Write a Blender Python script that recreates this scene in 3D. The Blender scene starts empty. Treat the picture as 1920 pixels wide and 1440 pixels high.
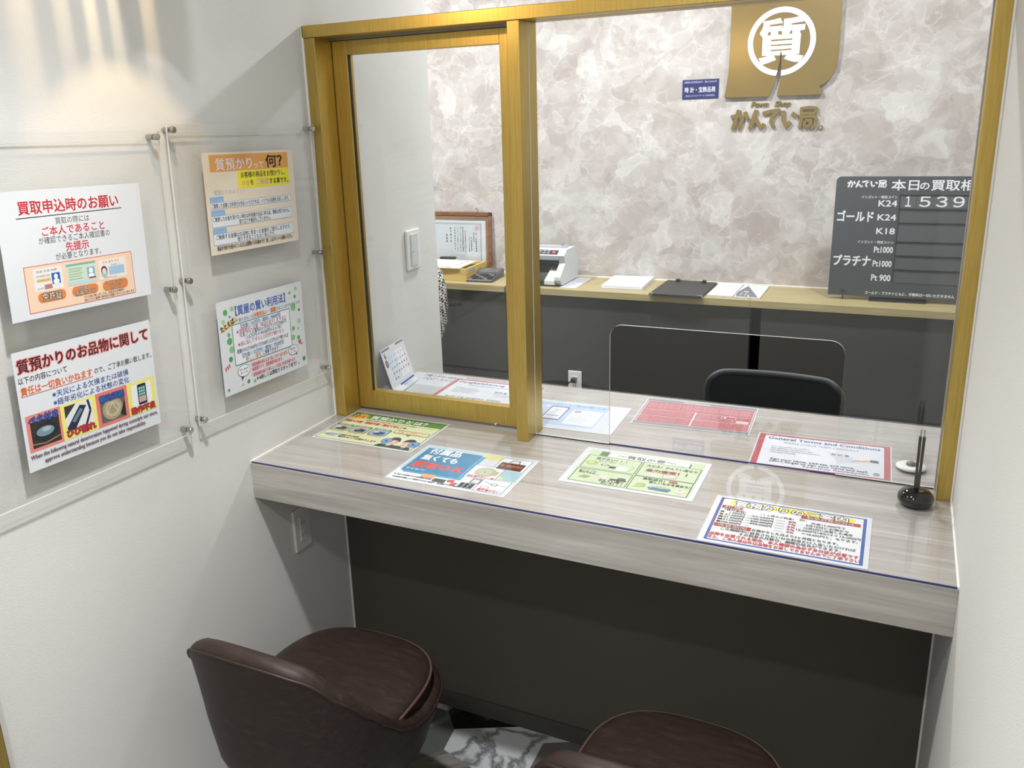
import bpy, math, random
from mathutils import Vector, Matrix, Euler
from mathutils.geometry import tessellate_polygon
random.seed(7)
SC = bpy.context.scene
COL = SC.collection
PI = math.pi

# ------------------------------------------------------------------ camera
cd = bpy.data.cameras.new('camera')
cam = bpy.data.objects.new('camera', cd)
COL.objects.link(cam)
cam.location = (1.35996, -1.83160, 1.64509)
cam.rotation_euler = (1.284604, 0.037032, 0.451901)
cd.sensor_width = 36.0
cd.lens = 1613.61 / 1920 * 36
cd.shift_x = 62.577 / 1920
cd.shift_y = -39.719 / 1920
cd.clip_start = 0.01
SC.camera = cam
# ------------------------------------------------------------------ view, world
SC.view_settings.view_transform = 'Standard'
SC.view_settings.look = 'None'
SC.view_settings.gamma = 1.0
SC.view_settings.use_curve_mapping = False
SC.view_settings.exposure = 0.35
SC.cycles.use_denoising = True
SC.cycles.max_bounces = 10
SC.cycles.transparent_max_bounces = 24
SC.cycles.caustics_reflective = False
SC.cycles.caustics_refractive = False
SC.cycles.sample_clamp_indirect = 4.0
wd = bpy.data.worlds.new('world'); SC.world = wd
wd.use_nodes = True
wd.node_tree.nodes['Background'].inputs[0].default_value = (0.9, 0.95, 1.0, 1)
wd.node_tree.nodes['Background'].inputs[1].default_value = 0.2
# ------------------------------------------------------------------ ceiling lamps: (x, y, power W, colour, radius)
CEIL = 2.5
# (x, y, beam W, spill W, colour, radius)
BOOTH_LAMPS = [(0.64, -0.93, 84.0, 4.0, (0.97, 0.985, 1.0), 0.04), (0.85, -2.0, 46.0, 9.0, (0.98, 0.99, 1.0), 0.05)]  # second lamp has no known source, added behind the camera as fill
STAFF_LAMPS = [(-0.85, 1.28, 27.0, 24.0, (0.97, 0.985, 1.0), 0.08), (0.35, 1.28, 20.0, 20.0, (0.97, 0.985, 1.0), 0.08),
               (1.45, 1.28, 17.0, 11.0, (0.97, 0.985, 1.0), 0.08)]
PENDANT = (0.191, -0.600, 2.07, 3.8)

# ------------------------------------------------------------------ materials
def lin(c):
    if isinstance(c, str):
        c = c.lstrip('#'); c = [int(c[i:i+2], 16) / 255 for i in (0, 2, 4)]
        return tuple((x / 12.92 if x <= 0.04045 else ((x + 0.055) / 1.055) ** 2.4) for x in c)
    return tuple(c)
MATS = {}
def mat(name, color, rough=0.5, metal=0.0, spec=0.5, coat=0.0, emit=None, estr=0.0):
    if name in MATS: return MATS[name]
    m = bpy.data.materials.new(name); m.use_nodes = True
    b = m.node_tree.nodes['Principled BSDF']
    b.inputs['Base Color'].default_value = (*lin(color), 1)
    b.inputs['Roughness'].default_value = rough
    b.inputs['Metallic'].default_value = metal
    b.inputs['Specular IOR Level'].default_value = spec
    b.inputs['Coat Weight'].default_value = coat
    if emit is not None:
        b.inputs['Emission Color'].default_value = (*lin(emit), 1)
        b.inputs['Emission Strength'].default_value = estr
    MATS[name] = m
    return m
def ink(c): return mat('ink_' + c.lstrip('#'), tuple(0.86 * x for x in lin(c)), 0.55, spec=0.25)
class NT:
    def __init__(s, m): s.t = m.node_tree; s.b = s.t.nodes.get('Principled BSDF'); s.out = s.t.nodes['Material Output']
    def n(s, typ, **kw):
        x = s.t.nodes.new(typ)
        for k, v in kw.items():
            if k.startswith('i_'):
                key = k[2:]; x.inputs[int(key) if key.isdigit() else key.replace('_', ' ')].default_value = v
            else: setattr(x, k, v)
        return x
    def l(s, a, b): s.t.links.new(a, b)
def coords(nt, scale=(1, 1, 1), rot=(0, 0, 0)):
    tc = nt.n('ShaderNodeTexCoord'); mp = nt.n('ShaderNodeMapping')
    mp.inputs['Scale'].default_value = scale; mp.inputs['Rotation'].default_value = rot
    nt.l(tc.outputs['Object'], mp.inputs['Vector'])
    return mp.outputs['Vector']
def ramp(nt, src, stops):
    r = nt.n('ShaderNodeValToRGB'); e = r.color_ramp.elements
    while len(e) < len(stops): e.new(0.5)
    for x, (p, c) in zip(e, stops): x.position = p; x.color = (*lin(c), 1)
    nt.l(src, r.inputs['Fac']); return r.outputs['Color']
def bump(nt, src, strength, dist=0.001):
    b = nt.n('ShaderNodeBump'); b.inputs['Strength'].default_value = strength; b.inputs['Distance'].default_value = dist
    nt.l(src, b.inputs['Height']); nt.l(b.outputs['Normal'], nt.b.inputs['Normal'])
def noise(nt, vec, scale, detail=4, rough=0.5, dist=0.0):
    n = nt.n('ShaderNodeTexNoise'); n.inputs['Scale'].default_value = scale; n.inputs['Detail'].default_value = detail
    n.inputs['Roughness'].default_value = rough; n.inputs['Distortion'].default_value = dist
    nt.l(vec, n.inputs['Vector']); return n.outputs['Fac']
def m_wallpaper():
    m = mat('white_wallpaper', '#DDDCD8', 0.75, spec=0.2); nt = NT(m)
    v = coords(nt, (1, 1, 1.6)); bump(nt, noise(nt, v, 260, 4, 0.6), 0.35, 0.002); return m
def m_marble_wall():
    m = mat('marbled_wallpaper', '#B8B1AC', 0.6, spec=0.25); nt = NT(m)
    v = coords(nt, (1, 1, 1.1), (0, 0.6, 0))
    def warp(scale, amt, detail):
        n_ = nt.n('ShaderNodeTexNoise'); n_.inputs['Scale'].default_value = scale; n_.inputs['Detail'].default_value = detail
        nt.l(v, n_.inputs['Vector'])
        ad = nt.n('ShaderNodeVectorMath', operation='MULTIPLY_ADD'); ad.inputs[1].default_value = (amt, amt, amt)
        nt.l(n_.outputs['Color'], ad.inputs[0]); nt.l(v, ad.inputs[2]); return ad.outputs[0]
    w1 = warp(3.5, 0.42, 9); w2 = warp(7.0, 0.24, 9); w3 = warp(2.2, 0.6, 10)
    def vor(vec, scale, feat, out):
        x = nt.n('ShaderNodeTexVoronoi', feature=feat); x.inputs['Scale'].default_value = scale
        nt.l(vec, x.inputs['Vector']); return x.outputs[out]
    def math_(op, a_, b_):
        x = nt.n('ShaderNodeMath', operation=op)
        for k, q in enumerate((a_, b_)):
            if isinstance(q, (int, float)): x.inputs[k].default_value = q
            else: nt.l(q, x.inputs[k])
        return x.outputs[0]
    c1 = ramp(nt, vor(w1, 8.0, 'F1', 'Color'), [(0, '#000000'), (1, '#FFFFFF')]); c2 = ramp(nt, vor(w2, 18.0, 'F1', 'Color'), [(0, '#000000'), (1, '#FFFFFF')])
    h = math_('ADD', math_('MULTIPLY', noise(nt, w1, 5.5, 6, 0.55), 0.62), math_('ADD', math_('MULTIPLY', c1, 0.24), math_('MULTIPLY', c2, 0.18)))
    base = ramp(nt, h, [(0.30, '#A59C97'), (0.43, '#AFA7A2'), (0.53, '#B8B1AC'), (0.60, '#C0BAB6'), (0.72, '#CDC8C4')])
    col = base
    for vec, sc, wd_, nsc, lo, hi in ((w1, 8.0, 0.035, 4.5, 0.50, 0.62), (w2, 18.0, 0.06, 7.0, 0.48, 0.62), (w3, 12.0, 0.06, 6.0, 0.50, 0.62)):
        e = ramp(nt, vor(vec, sc, 'DISTANCE_TO_EDGE', 'Distance'), [(0.0, '#FFFFFF'), (wd_, '#777777'), (wd_ * 3.5, '#000000')])
        mk = ramp(nt, noise(nt, v, nsc, 4, 0.6), [(lo, '#000000'), (hi, '#A0A0A0')])
        mx = nt.n('ShaderNodeMixRGB'); mx.inputs['Color2'].default_value = (*lin('#E6E3DF'), 1)
        nt.l(math_('MULTIPLY', e, mk), mx.inputs['Fac']); nt.l(col, mx.inputs['Color1']); col = mx.outputs['Color']
    nt.l(col, nt.b.inputs['Base Color'])
    bump(nt, h, 0.25, 0.01); return m
def m_counter_wood():
    m = mat('pale_grained_laminate', '#BDB8B0', 0.32, spec=0.4); nt = NT(m)
    v = coords(nt, (0.9, 16, 16))
    big = noise(nt, v, 2.2, 6, 0.55, 0.6)
    c1 = ramp(nt, big, [(0.28, '#A39F99'), (0.45, '#AFABA5'), (0.58, '#B9B6B1'), (0.74, '#C9C7C2')])
    v2 = coords(nt, (2.0, 60, 60))
    c2 = ramp(nt, noise(nt, v2, 2.0, 5, 0.6, 0.3), [(0.35, '#E6E3DE'), (0.65, '#FFFFFF')])
    mx = nt.n('ShaderNodeMixRGB', blend_type='MULTIPLY'); mx.inputs['Fac'].default_value = 0.75
    nt.l(c1, mx.inputs['Color1']); nt.l(c2, mx.inputs['Color2'])
    nt.l(mx.outputs['Color'], nt.b.inputs['Base Color']); return m
def m_gold():
    m = mat('brushed_gold_paint', '#C4A85A', 0.36, metal=0.8); nt = NT(m)
    v = coords(nt, (60, 60, 3))
    c = ramp(nt, noise(nt, v, 4, 3, 0.5), [(0.3, '#BA9E52'), (0.7, '#C9AE62')])
    nt.l(c, nt.b.inputs['Base Color']); return m
def m_leather():
    m = mat('dark_brown_leather', '#3E2A25', 0.5, spec=0.3); nt = NT(m)
    v = coords(nt)
    c = ramp(nt, noise(nt, coords(nt, (4, 14, 14)), 6, 6, 0.6, 0.5), [(0.3, '#251B18'), (0.55, '#2E221E'), (0.75, '#3C2E28')])
    nt.l(c, nt.b.inputs['Base Color']); bump(nt, noise(nt, v, 900, 3, 0.6), 0.15, 0.0005); return m
def m_marble(name, base, vein, dark=False):
    m = mat(name, base, 0.16 if not dark else 0.22, spec=0.5); nt = NT(m)
    v = coords(nt, (1, 1, 1), (0, 0, 0.7))
    f = noise(nt, v, 2.6, 6, 0.55, 0.9)
    a1 = nt.n('ShaderNodeMath', operation='SUBTRACT'); nt.l(f, a1.inputs[0]); a1.inputs[1].default_value = 0.5
    a2 = nt.n('ShaderNodeMath', operation='ABSOLUTE'); nt.l(a1.outputs[0], a2.inputs[0])
    c = ramp(nt, a2.outputs[0], [(0.0, vein), (0.006, vein), (0.035, base)])
    nt.l(c, nt.b.inputs['Base Color']); return m
def m_shelf_wood():
    m = mat('pale_gold_woodgrain', '#B9A877', 0.4, spec=0.4); nt = NT(m)
    c = ramp(nt, noise(nt, coords(nt, (2, 40, 40)), 2.5, 6, 0.6, 0.4), [(0.3, '#978960'), (0.7, '#B0A278')])
    nt.l(c, nt.b.inputs['Base Color']); return m
def m_mesh_fabric(name, a, b, sc):
    m = mat(name, a, 0.7, spec=0.3); nt = NT(m)
    ch = nt.n('ShaderNodeTexChecker'); ch.inputs['Scale'].default_value = sc
    ch.inputs['Color1'].default_value = (*lin(a), 1); ch.inputs['Color2'].default_value = (*lin(b), 1)
    nt.l(coords(nt, (1, 1, 1), (0.3, 0.6, 0.78)), ch.inputs['Vector']); nt.l(ch.outputs['Color'], nt.b.inputs['Base Color']); return m
def m_glass(name, tint='#FFFFFF', r0=0.04, rough=0.0, haze=0.0):
    """thin clear sheet: straight-through view plus a Schlick-weighted mirror reflection on each face"""
    m = bpy.data.materials.new(name); m.use_nodes = True; nt = NT(m)
    nt.t.nodes.remove(nt.b)
    g = nt.n('ShaderNodeNewGeometry'); d = nt.n('ShaderNodeVectorMath', operation='DOT_PRODUCT')
    nt.l(g.outputs['Normal'], d.inputs[0]); nt.l(g.outputs['Incoming'], d.inputs[1])
    a = nt.n('ShaderNodeMath', operation='ABSOLUTE'); nt.l(d.outputs['Value'], a.inputs[0])
    o = nt.n('ShaderNodeMath', operation='SUBTRACT'); o.inputs[0].default_value = 1.0; nt.l(a.outputs[0], o.inputs[1])
    p = nt.n('ShaderNodeMath', operation='POWER'); nt.l(o.outputs[0], p.inputs[0]); p.inputs[1].default_value = 5.0
    q = nt.n('ShaderNodeMath', operation='MULTIPLY_ADD'); nt.l(p.outputs[0], q.inputs[0])
    q.inputs[1].default_value = 1 - r0; q.inputs[2].default_value = r0
    tr = nt.n('ShaderNodeBsdfTransparent'); tr.inputs['Color'].default_value = (*lin(tint), 1)
    gl = nt.n('ShaderNodeBsdfGlossy'); gl.inputs['Roughness'].default_value = rough; gl.inputs['Color'].default_value = (1, 1, 1, 1)
    mx = nt.n('ShaderNodeMixShader')
    nt.l(q.outputs[0], mx.inputs[0]); nt.l(tr.outputs[0], mx.inputs[1]); nt.l(gl.outputs[0], mx.inputs[2])
    sh = mx.outputs[0]
    if haze:
        df = nt.n('ShaderNodeBsdfDiffuse'); df.inputs['Color'].default_value = (0.85, 0.86, 0.84, 1)
        m2 = nt.n('ShaderNodeMixShader'); m2.inputs[0].default_value = haze
        nt.l(sh, m2.inputs[1]); nt.l(df.outputs[0], m2.inputs[2]); sh = m2.outputs[0]
    nt.l(sh, nt.out.inputs['Surface'])
    MATS[name] = m; return m
WALL = m_wallpaper(); MARBLE = m_marble_wall(); WOOD = m_counter_wood(); GOLD = m_gold(); LEATHER = m_leather()
SHELF = m_shelf_wood()
OLIVE = mat('dark_olive_panel', '#55524A', 0.6, spec=0.3)
DARKP = mat('dark_grey_panel', '#3E3D3A', 0.5, spec=0.35)
BLACK = mat('black_plastic', '#141414', 0.35)
GAPBLACK = mat('gap_shade_black', '#030303', 0.8, spec=0.1)
WHITEP = mat('white_plastic', '#E6E6E2', 0.4)
PAPER = mat('white_paper', '#D2D5D9', 0.55, spec=0.2)
CHROME = mat('polished_steel', '#B9B7B2', 0.18, metal=1.0)
PIPING = mat('brown_piping', '#2A1A16', 0.5)
PIPELIGHT = mat('worn_brown_piping', '#53413A', 0.45)
GLASS = m_glass('clear_window_glass', '#FDFEFE', 0.04)
ACRYL = m_glass('clear_acrylic', '#FEFEFE', 0.035, 0.02, 0.0)
VINYL = m_glass('clear_vinyl_mat', '#FEFEFF', 0.045, 0.02)
GEDGE = mat('bright_glass_edge', '#D9DED8', 0.25)
ACREDGE = mat('acrylic_edge_highlight', '#E4E4DD', 0.25)  # clear edge coloured near-white to stand for the highlight along it
VEDGE = mat('blue_vinyl_edge', '#3A4076', 0.35)
BRASS = mat('sign_gold', '#8A7440', 0.2, metal=0.4)
SIGNWHITE = mat('sign_white', '#EEF3F8', 0.35)

# ------------------------------------------------------------------ mesh helper
class MB:
    def __init__(s): s.v = []; s.f = []; s.mi = []; s.mats = []; s.sm = []
    def _m(s, m):
        if m not in s.mats: s.mats.append(m)
        return s.mats.index(m)
    def add(s, vs, fs, m, smooth=False, M=None):
        b = len(s.v); k = s._m(m)
        for p in vs:
            p = Vector(p)
            s.v.append(tuple(M @ p) if M is not None else tuple(p))
        for f in fs: s.f.append([b + i for i in f]); s.mi.append(k); s.sm.append(smooth)
    def box(s, x0, x1, y0, y1, z0, z1, m, M=None):
        vs = [(x, y, z) for z in (z0, z1) for y in (y0, y1) for x in (x0, x1)]
        s.add(vs, [(0, 2, 3, 1), (4, 5, 7, 6), (0, 1, 5, 4), (2, 6, 7, 3), (0, 4, 6, 2), (1, 3, 7, 5)], m, False, M)
    def prism(s, pts, d, m, M=None, side=None):
        """polygon pts (2D) extruded along +z by d; local xy plane"""
        n = len(pts); tri = tessellate_polygon([[Vector((x, y, 0)) for x, y in pts]])
        area = sum(pts[i][0] * pts[(i + 1) % n][1] - pts[(i + 1) % n][0] * pts[i][1] for i in range(n))
        vs = [(x, y, 0) for x, y in pts] + [(x, y, d) for x, y in pts]
        top = []
        for t in tri:
            a, b, c = t; A = (pts[b][0]-pts[a][0])*(pts[c][1]-pts[a][1])-(pts[c][0]-pts[a][0])*(pts[b][1]-pts[a][1])
            top.append((a, b, c) if A > 0 else (a, c, b))
        fs = [(a, c, b) for a, b, c in top] + [(a + n, b + n, c + n) for a, b, c in top]
        s.add(vs, fs, m, False, M)
        sd = [((i, (i + 1) % n, (i + 1) % n + n, i + n) if area > 0 else ((i + 1) % n, i, i + n, (i + 1) % n + n)) for i in range(n)]
        s.add(vs, sd, side or m, False, M)
    def flat(s, pts, z, m, M=None):
        tri = tessellate_polygon([[Vector((x, y, 0)) for x, y in pts]]); fs = []
        for a, b, c in tri:
            A = (pts[b][0]-pts[a][0])*(pts[c][1]-pts[a][1])-(pts[c][0]-pts[a][0])*(pts[b][1]-pts[a][1])
            fs.append((a, b, c) if A > 0 else (a, c, b))
        s.add([(x, y, z) for x, y in pts], fs, m, False, M)
    def lathe(s, prof, m, n=32, M=None, cap=True, smooth=True):
        vs = []; fs = []
        for r, z in prof:
            for i in range(n): a = 2 * PI * i / n; vs.append((r * math.cos(a), r * math.sin(a), z))
        for j in range(len(prof) - 1):
            for i in range(n):
                k = (i + 1) % n; fs.append((j*n+i, j*n+k, (j+1)*n+k, (j+1)*n+i))
        s.add(vs, fs, m, smooth, M)
        if cap:
            s.add(vs[:n], [tuple(reversed(range(n)))], m, False, M); s.add(vs[-n:], [tuple(range(n))], m, False, M)
    def tube(s, pts, r, m, n=10, M=None, closed=False):
        P = [Vector(p) for p in pts]; N = len(P); vs = []; fs = []
        up = None
        for i, p in enumerate(P):
            if closed: t = P[(i + 1) % N] - P[i - 1]
            else: t = P[min(i + 1, N - 1)] - P[max(i - 1, 0)]
            t.normalize()
            if up is None: up = Vector((0, 0, 1)) if abs(t.z) < 0.9 else Vector((1, 0, 0))
            u = t.cross(up).normalized(); w = u.cross(t).normalized(); up = w
            rr = r[i] if isinstance(r, (list, tuple)) else r
            for k in range(n):
                a = 2 * PI * k / n; vs.append(tuple(p + rr * (math.cos(a) * u + math.sin(a) * w)))
        L = N if closed else N - 1
        for i in range(L):
            j = (i + 1) % N
            for k in range(n): l = (k + 1) % n; fs.append((i*n+k, i*n+l, j*n+l, j*n+k))
        s.add(vs, fs, m, True, M)
        if not closed:
            s.add(vs[:n], [tuple(range(n))], m, False, M); s.add(vs[-n:], [tuple(reversed(range(n)))], m, False, M)
    def grid(s, rows, m, closed=True, smooth=True, M=None):
        n = len(rows[0]); vs = [p for r in rows for p in r]; fs = []
        for j in range(len(rows) - 1):
            for i in range(n if closed else n - 1):
                k = (i + 1) % n; fs.append((j*n+i, j*n+k, (j+1)*n+k, (j+1)*n+i))
        s.add(vs, fs, m, smooth, M)
    def build(s, name, parent=None, org=None, bevel=0, seg=2):
        me = bpy.data.meshes.new(name)
        o3 = Vector(org) if org is not None else Vector((0, 0, 0))
        me.from_pydata([tuple(Vector(p) - o3) for p in s.v], [], s.f)
        for m in s.mats: me.materials.append(m)
        me.polygons.foreach_set('material_index', s.mi)
        me.polygons.foreach_set('use_smooth', s.sm)
        me.update()
        o = bpy.data.objects.new(name, me); COL.objects.link(o)
        if parent is not None: o.parent = parent
        elif org is not None: o.location = o3
        if bevel:
            b = o.modifiers.new('bevel', 'BEVEL'); b.width = bevel; b.segments = seg; b.limit_method = 'ANGLE'; b.angle_limit = 0.7
        return o
def tag(o, label=None, cat=None, group=None, kind=None):
    if label: o['label'] = label
    if cat: o['category'] = cat
    if group: o['group'] = group
    if kind: o['kind'] = kind
    return o
def thing(name, label, cat, loc=(0, 0, 0), rz=0, group=None, kind=None):
    o = bpy.data.objects.new(name, None); COL.objects.link(o); o.empty_display_size = 0.05
    o.location = loc; o.rotation_euler = (0, 0, rz)
    return tag(o, label, cat, group, kind)
def copy_tree(o, parent=None):
    c = o.copy(); COL.objects.link(c)
    if parent is not None: c.parent = parent
    for ch in list(o.children): copy_tree(ch, c)
    return c
def one(mb, name, label, cat, org, group=None, kind=None, **k):
    return tag(mb.build(name, None, org, **k), label, cat, group, kind)

# ------------------------------------------------------------------ lettering
_T = {}
def glyphs(s, bold=0.0, res=3):
    key = (s, round(bold, 3), res)
    if key in _T: return _T[key]
    c = bpy.data.curves.new('lettering', 'FONT'); c.body = s; c.size = 1.0; c.offset = bold; c.resolution_u = res
    o = bpy.data.objects.new('lettering', c); COL.objects.link(o)
    bpy.context.view_layer.update()
    dg = bpy.context.evaluated_depsgraph_get()
    me = bpy.data.meshes.new_from_object(o.evaluated_get(dg))
    vs = [(v.co.x, v.co.y) for v in me.vertices]; fs = [tuple(p.vertices) for p in me.polygons]
    bpy.data.meshes.remove(me); bpy.data.objects.remove(o); bpy.data.curves.remove(c)
    xs = [v[0] for v in vs] or [0]; ys = [v[1] for v in vs] or [0]
    _T[key] = (vs, fs, (min(xs), max(xs), min(ys), max(ys)))
    return _T[key]

class Sheet:
    """printed sheet; page millimetres, origin top-left, y down; local x right, y up, z off the page"""
    def __init__(s, w, h, paper=None, thick=0.0006, step=0.000012):
        s.mb = MB(); s.w = w; s.h = h; s.z = thick; s.step = step
        s.mb.box(0, w / 1000, -h / 1000, 0, 0, thick, paper or PAPER)
    def _n(s): s.z += s.step; return s.z
    def poly(s, pts, c):
        s.mb.flat([(x / 1000, -y / 1000) for x, y in pts], s._n(), c if not isinstance(c, str) else ink(c))
    def rect(s, x0, y0, x1, y1, c): s.poly([(x0, y0), (x1, y0), (x1, y1), (x0, y1)], c)
    def ell(s, cx, cy, rx, ry, c, n=28): s.poly([(cx + rx * math.cos(2*PI*i/n), cy + ry * math.sin(2*PI*i/n)) for i in range(n)], c)
    def rr(s, x0, y0, x1, y1, r, c):
        p = []
        for cx, cy, a in ((x1-r, y1-r, 0), (x0+r, y1-r, 90), (x0+r, y0+r, 180), (x1-r, y0+r, 270)):
            for k in range(6): t = math.radians(a + 18 * k); p.append((cx + r*math.cos(t), cy + r*math.sin(t)))
        s.poly(p, c)
    def line(s, pts, w, c):
        z = s._n(); m = ink(c)
        for (x0, y0), (x1, y1) in zip(pts, pts[1:]):
            L = math.hypot(x1-x0, y1-y0) or 1; nx, ny = -(y1-y0)/L*w/2, (x1-x0)/L*w/2
            s.mb.flat([((x0+nx)/1000, -(y0+ny)/1000), ((x1+nx)/1000, -(y1+ny)/1000), ((x1-nx)/1000, -(y1-ny)/1000), ((x0-nx)/1000, -(y0-ny)/1000)], z, m)
    def box(s, x0, y0, x1, y1, w, c): s.line([(x0-w/2, y0), (x1, y0), (x1, y1), (x0, y1), (x0, y0)], w, c)
    def text(s, t, x, y, size, c, w=None, al='l', bold=0.0, halo=(), rot=0.0, shear=0.0, res=2):
        """baseline at y; size = em height; w = run width the line is fitted to; halo = [(offset, colour)] drawn beneath"""
        x0, x1, _, _ = glyphs(t, 0.0, res)[2]
        sx = size / 1000 if w is None else w / 1000 / max(x1 - x0, 1e-6)
        sy = size / 1000
        W = (x1 - x0) * sx
        ox = {'l': 0, 'c': -W / 2, 'r': -W}[al] - x0 * sx
        ca, sa = math.cos(math.radians(rot)), math.sin(math.radians(rot))
        vs, fs, _b = glyphs(t, 0.0, res)
        for off, col in list(halo) + [(bold, c)]:
            s._n()
            if off <= 0.0: shifts = [(0, 0)]
            elif off <= 0.05: shifts = [(off*0.8*math.cos(a), off*0.8*math.sin(a)) for a in ((0.6, 2.7, 4.6) if size < 14 else (0.78, 2.36, 3.93, 5.5))]
            else: shifts = [(off*f*math.cos(a*PI/4 + ph), off*f*math.sin(a*PI/4 + ph)) for f, ph in (((1, 0), (0.5, 0.4)) if off > 0.075 else ((1, 0),)) for a in range(8)]
            for k, (dx, dy) in enumerate(shifts):
                if k: s.z += s.step * 0.5
                z = s.z; out = []
                for (u, v) in vs:
                    px = (u + dx * (sy / sx if w else 1)) * sx + ox + shear * v * sy; py = (v + dy) * sy
                    out.append((x / 1000 + px * ca - py * sa, -y / 1000 + px * sa + py * ca, z))
                s.mb.add(out, fs, ink(col))
    def place(s, M):
        s.mb.v = [tuple(M @ Vector(p)) for p in s.mb.v]
def sheet_obj(sh, name, label, cat, M, group=None):
    """M: local (x right, y up, z out, origin top-left) to world"""
    o = sh.mb.build(name); o.matrix_world = M
    return tag(o, label, cat, group)
def on_wall(y, z, tilt=0.0, x=0.0225):      # left wall: page x -> +y, page up -> +z, out -> +x
    return Matrix.Translation((x, y, z)) @ Matrix(((0, 0, 1, 0), (1, 0, 0, 0), (0, 1, 0, 0), (0, 0, 0, 1))) @ Matrix.Rotation(tilt, 4, 'Z')
def on_top(cx, cy, w, h, rot, z=0.8504):
    return Matrix.Translation((cx, cy, z)) @ Matrix.Rotation(rot, 4, 'Z') @ Matrix.Translation((-w / 2000, h / 2000, 0))

# ================================================================== SETTING
ZC = 0.85
W = 1.5
def struct(mb, name, label=None, org=(0, 0, 0), **k):
    return tag(mb.build(name, None, org, **k), label, None, None, 'structure')
# floor of polygonal stone tiles
TW = m_marble('white_veined_marble', '#C4C8C8', '#77787A'); TG = m_marble('grey_stone_tile', '#5B5D5B', '#7A7B79', True)
TG2 = m_marble('warm_grey_stone_tile', '#6A6763', '#8A8782', True); TK = m_marble('black_stone_tile', '#171716', '#3A3936', True)
def mirror(p, a, b):
    ax, ay = a; bx, by = b; dx, dy = bx-ax, by-ay; t = ((p[0]-ax)*dx + (p[1]-ay)*dy) / (dx*dx + dy*dy)
    fx, fy = ax + t*dx, ay + t*dy; return (2*fx - p[0], 2*fy - p[1])
seedW = (0.505, -0.105)
A_, B_ = (0.37, -0.085), (0.38, -0.167)
seeds = [(seedW, TW), (mirror(seedW, A_, B_), TG), (mirror(seedW, A_, (0.533, -0.005)), TK), (mirror(seedW, B_, (0.48, -0.198)), TG2)]
rs = random.Random(3)
for i in range(-9, 12):
    for j in range(-15, 13):
        p = (0.19 * i + 0.095 * (j % 2) + 0.35, 0.19 * j - 0.1)
        if min(math.hypot(p[0]-q[0][0], p[1]-q[0][1]) for q in seeds[:4]) > 0.155: seeds.append((p, rs.choice([TW, TG, TG2, TK])))
fl = MB(); FX0, FX1, FY0, FY1 = -1.7, 2.15, -2.7, 2.15
for k, (s0, m0) in enumerate(seeds):
    poly = [(max(FX0, s0[0]-0.4), max(FY0, s0[1]-0.4)), (min(FX1, s0[0]+0.4), max(FY0, s0[1]-0.4)), (min(FX1, s0[0]+0.4), min(FY1, s0[1]+0.4)), (max(FX0, s0[0]-0.4), min(FY1, s0[1]+0.4))]
    for k2, (s1, _m) in enumerate(seeds):
        if k2 == k or abs(s1[0]-s0[0]) > 0.85 or abs(s1[1]-s0[1]) > 0.85: continue
        mx_, my_ = (s0[0]+s1[0])/2, (s0[1]+s1[1])/2; nx, ny = s1[0]-s0[0], s1[1]-s0[1]
        out = []
        for (a, b) in zip(poly, poly[1:] + poly[:1]):
            da = (a[0]-mx_)*nx + (a[1]-my_)*ny; db = (b[0]-mx_)*nx + (b[1]-my_)*ny
            if da <= 0: out.append(a)
            if (da < 0 < db) or (db < 0 < da): t = da/(da-db); out.append((a[0]+t*(b[0]-a[0]), a[1]+t*(b[1]-a[1])))
        poly = out
        if len(poly) < 3: break
    if len(poly) >= 3: fl.add([(x, y, 0) for x, y in poly], [tuple(range(len(poly)))], m0)
fl.box(FX0, FX1, FY0, FY1, -0.08, -0.001, TG)
struct(fl, 'floor', 'stone floor of white, grey and black polygonal tiles')
b = MB(); b.box(FX0, FX1, FY0, FY1, CEIL, CEIL + 0.05, mat('white_ceiling', '#E4E3DE', 0.8, spec=0.2)); struct(b, 'ceiling', 'plain white ceiling')
b = MB(); b.box(-0.1, 0, FY0, 0.62, 0, CEIL, WALL); struct(b, 'wall_left', 'white wallpapered wall on the left of the counter booth')
b = MB(); b.box(W, W + 0.1, FY0, 0.098, 0, CEIL, WALL); struct(b, 'wall_right', 'white wallpapered wall on the right of the counter booth')
b = MB(); b.box(FX0 - 0.05, FX1 + 0.05, 2.15, 2.2, 0, CEIL, MARBLE); struct(b, 'wall_back', 'grey beige marbled wall behind the shelf')
b = MB(); b.box(FX0, FX1, FY0 - 0.05, FY0, 0, CEIL, mat('plain_white_wall', '#DDDCD8', 0.8, spec=0.2)); struct(b, 'wall_rear', 'plain white wall behind the booth')
b = MB(); b.box(FX0 - 0.05, FX0, FY0, 2.15, 0, CEIL, WALL); struct(b, 'wall_inner_left', 'white wall of the staff room, left')
b = MB(); b.box(FX1, FX1 + 0.05, FY0, 2.15, 0, CEIL, WALL); struct(b, 'wall_inner_right', 'white wall of the staff room, right')
b = MB(); b.box(0, W, 0.0, 0.06, 0.0, ZC - 0.045, OLIVE); struct(b, 'wall_partition', 'dark olive panel wall under the counter')
b = MB(); b.box(0, W, -0.006, 0.0, 0, 0.05, mat('dark_olive_baseboard', '#4A4842', 0.5, spec=0.3)); struct(b, 'baseboard_partition', 'dark olive baseboard under the counter')
b = MB(); b.box(0.0, 0.003, -0.004, 0.0, ZC, 1.856, mat('white_caulk', '#F4F2EC', 0.5)); b.box(W - 0.003, W, -0.004, 0.0, ZC, 1.85, MATS['white_caulk'])
b.box(0, 0.003, -0.356, -0.004, ZC, ZC + 0.0045, MATS['white_caulk']); b.box(W - 0.003, W, -0.356, -0.004, ZC, ZC + 0.0045, MATS['white_caulk'])
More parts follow.
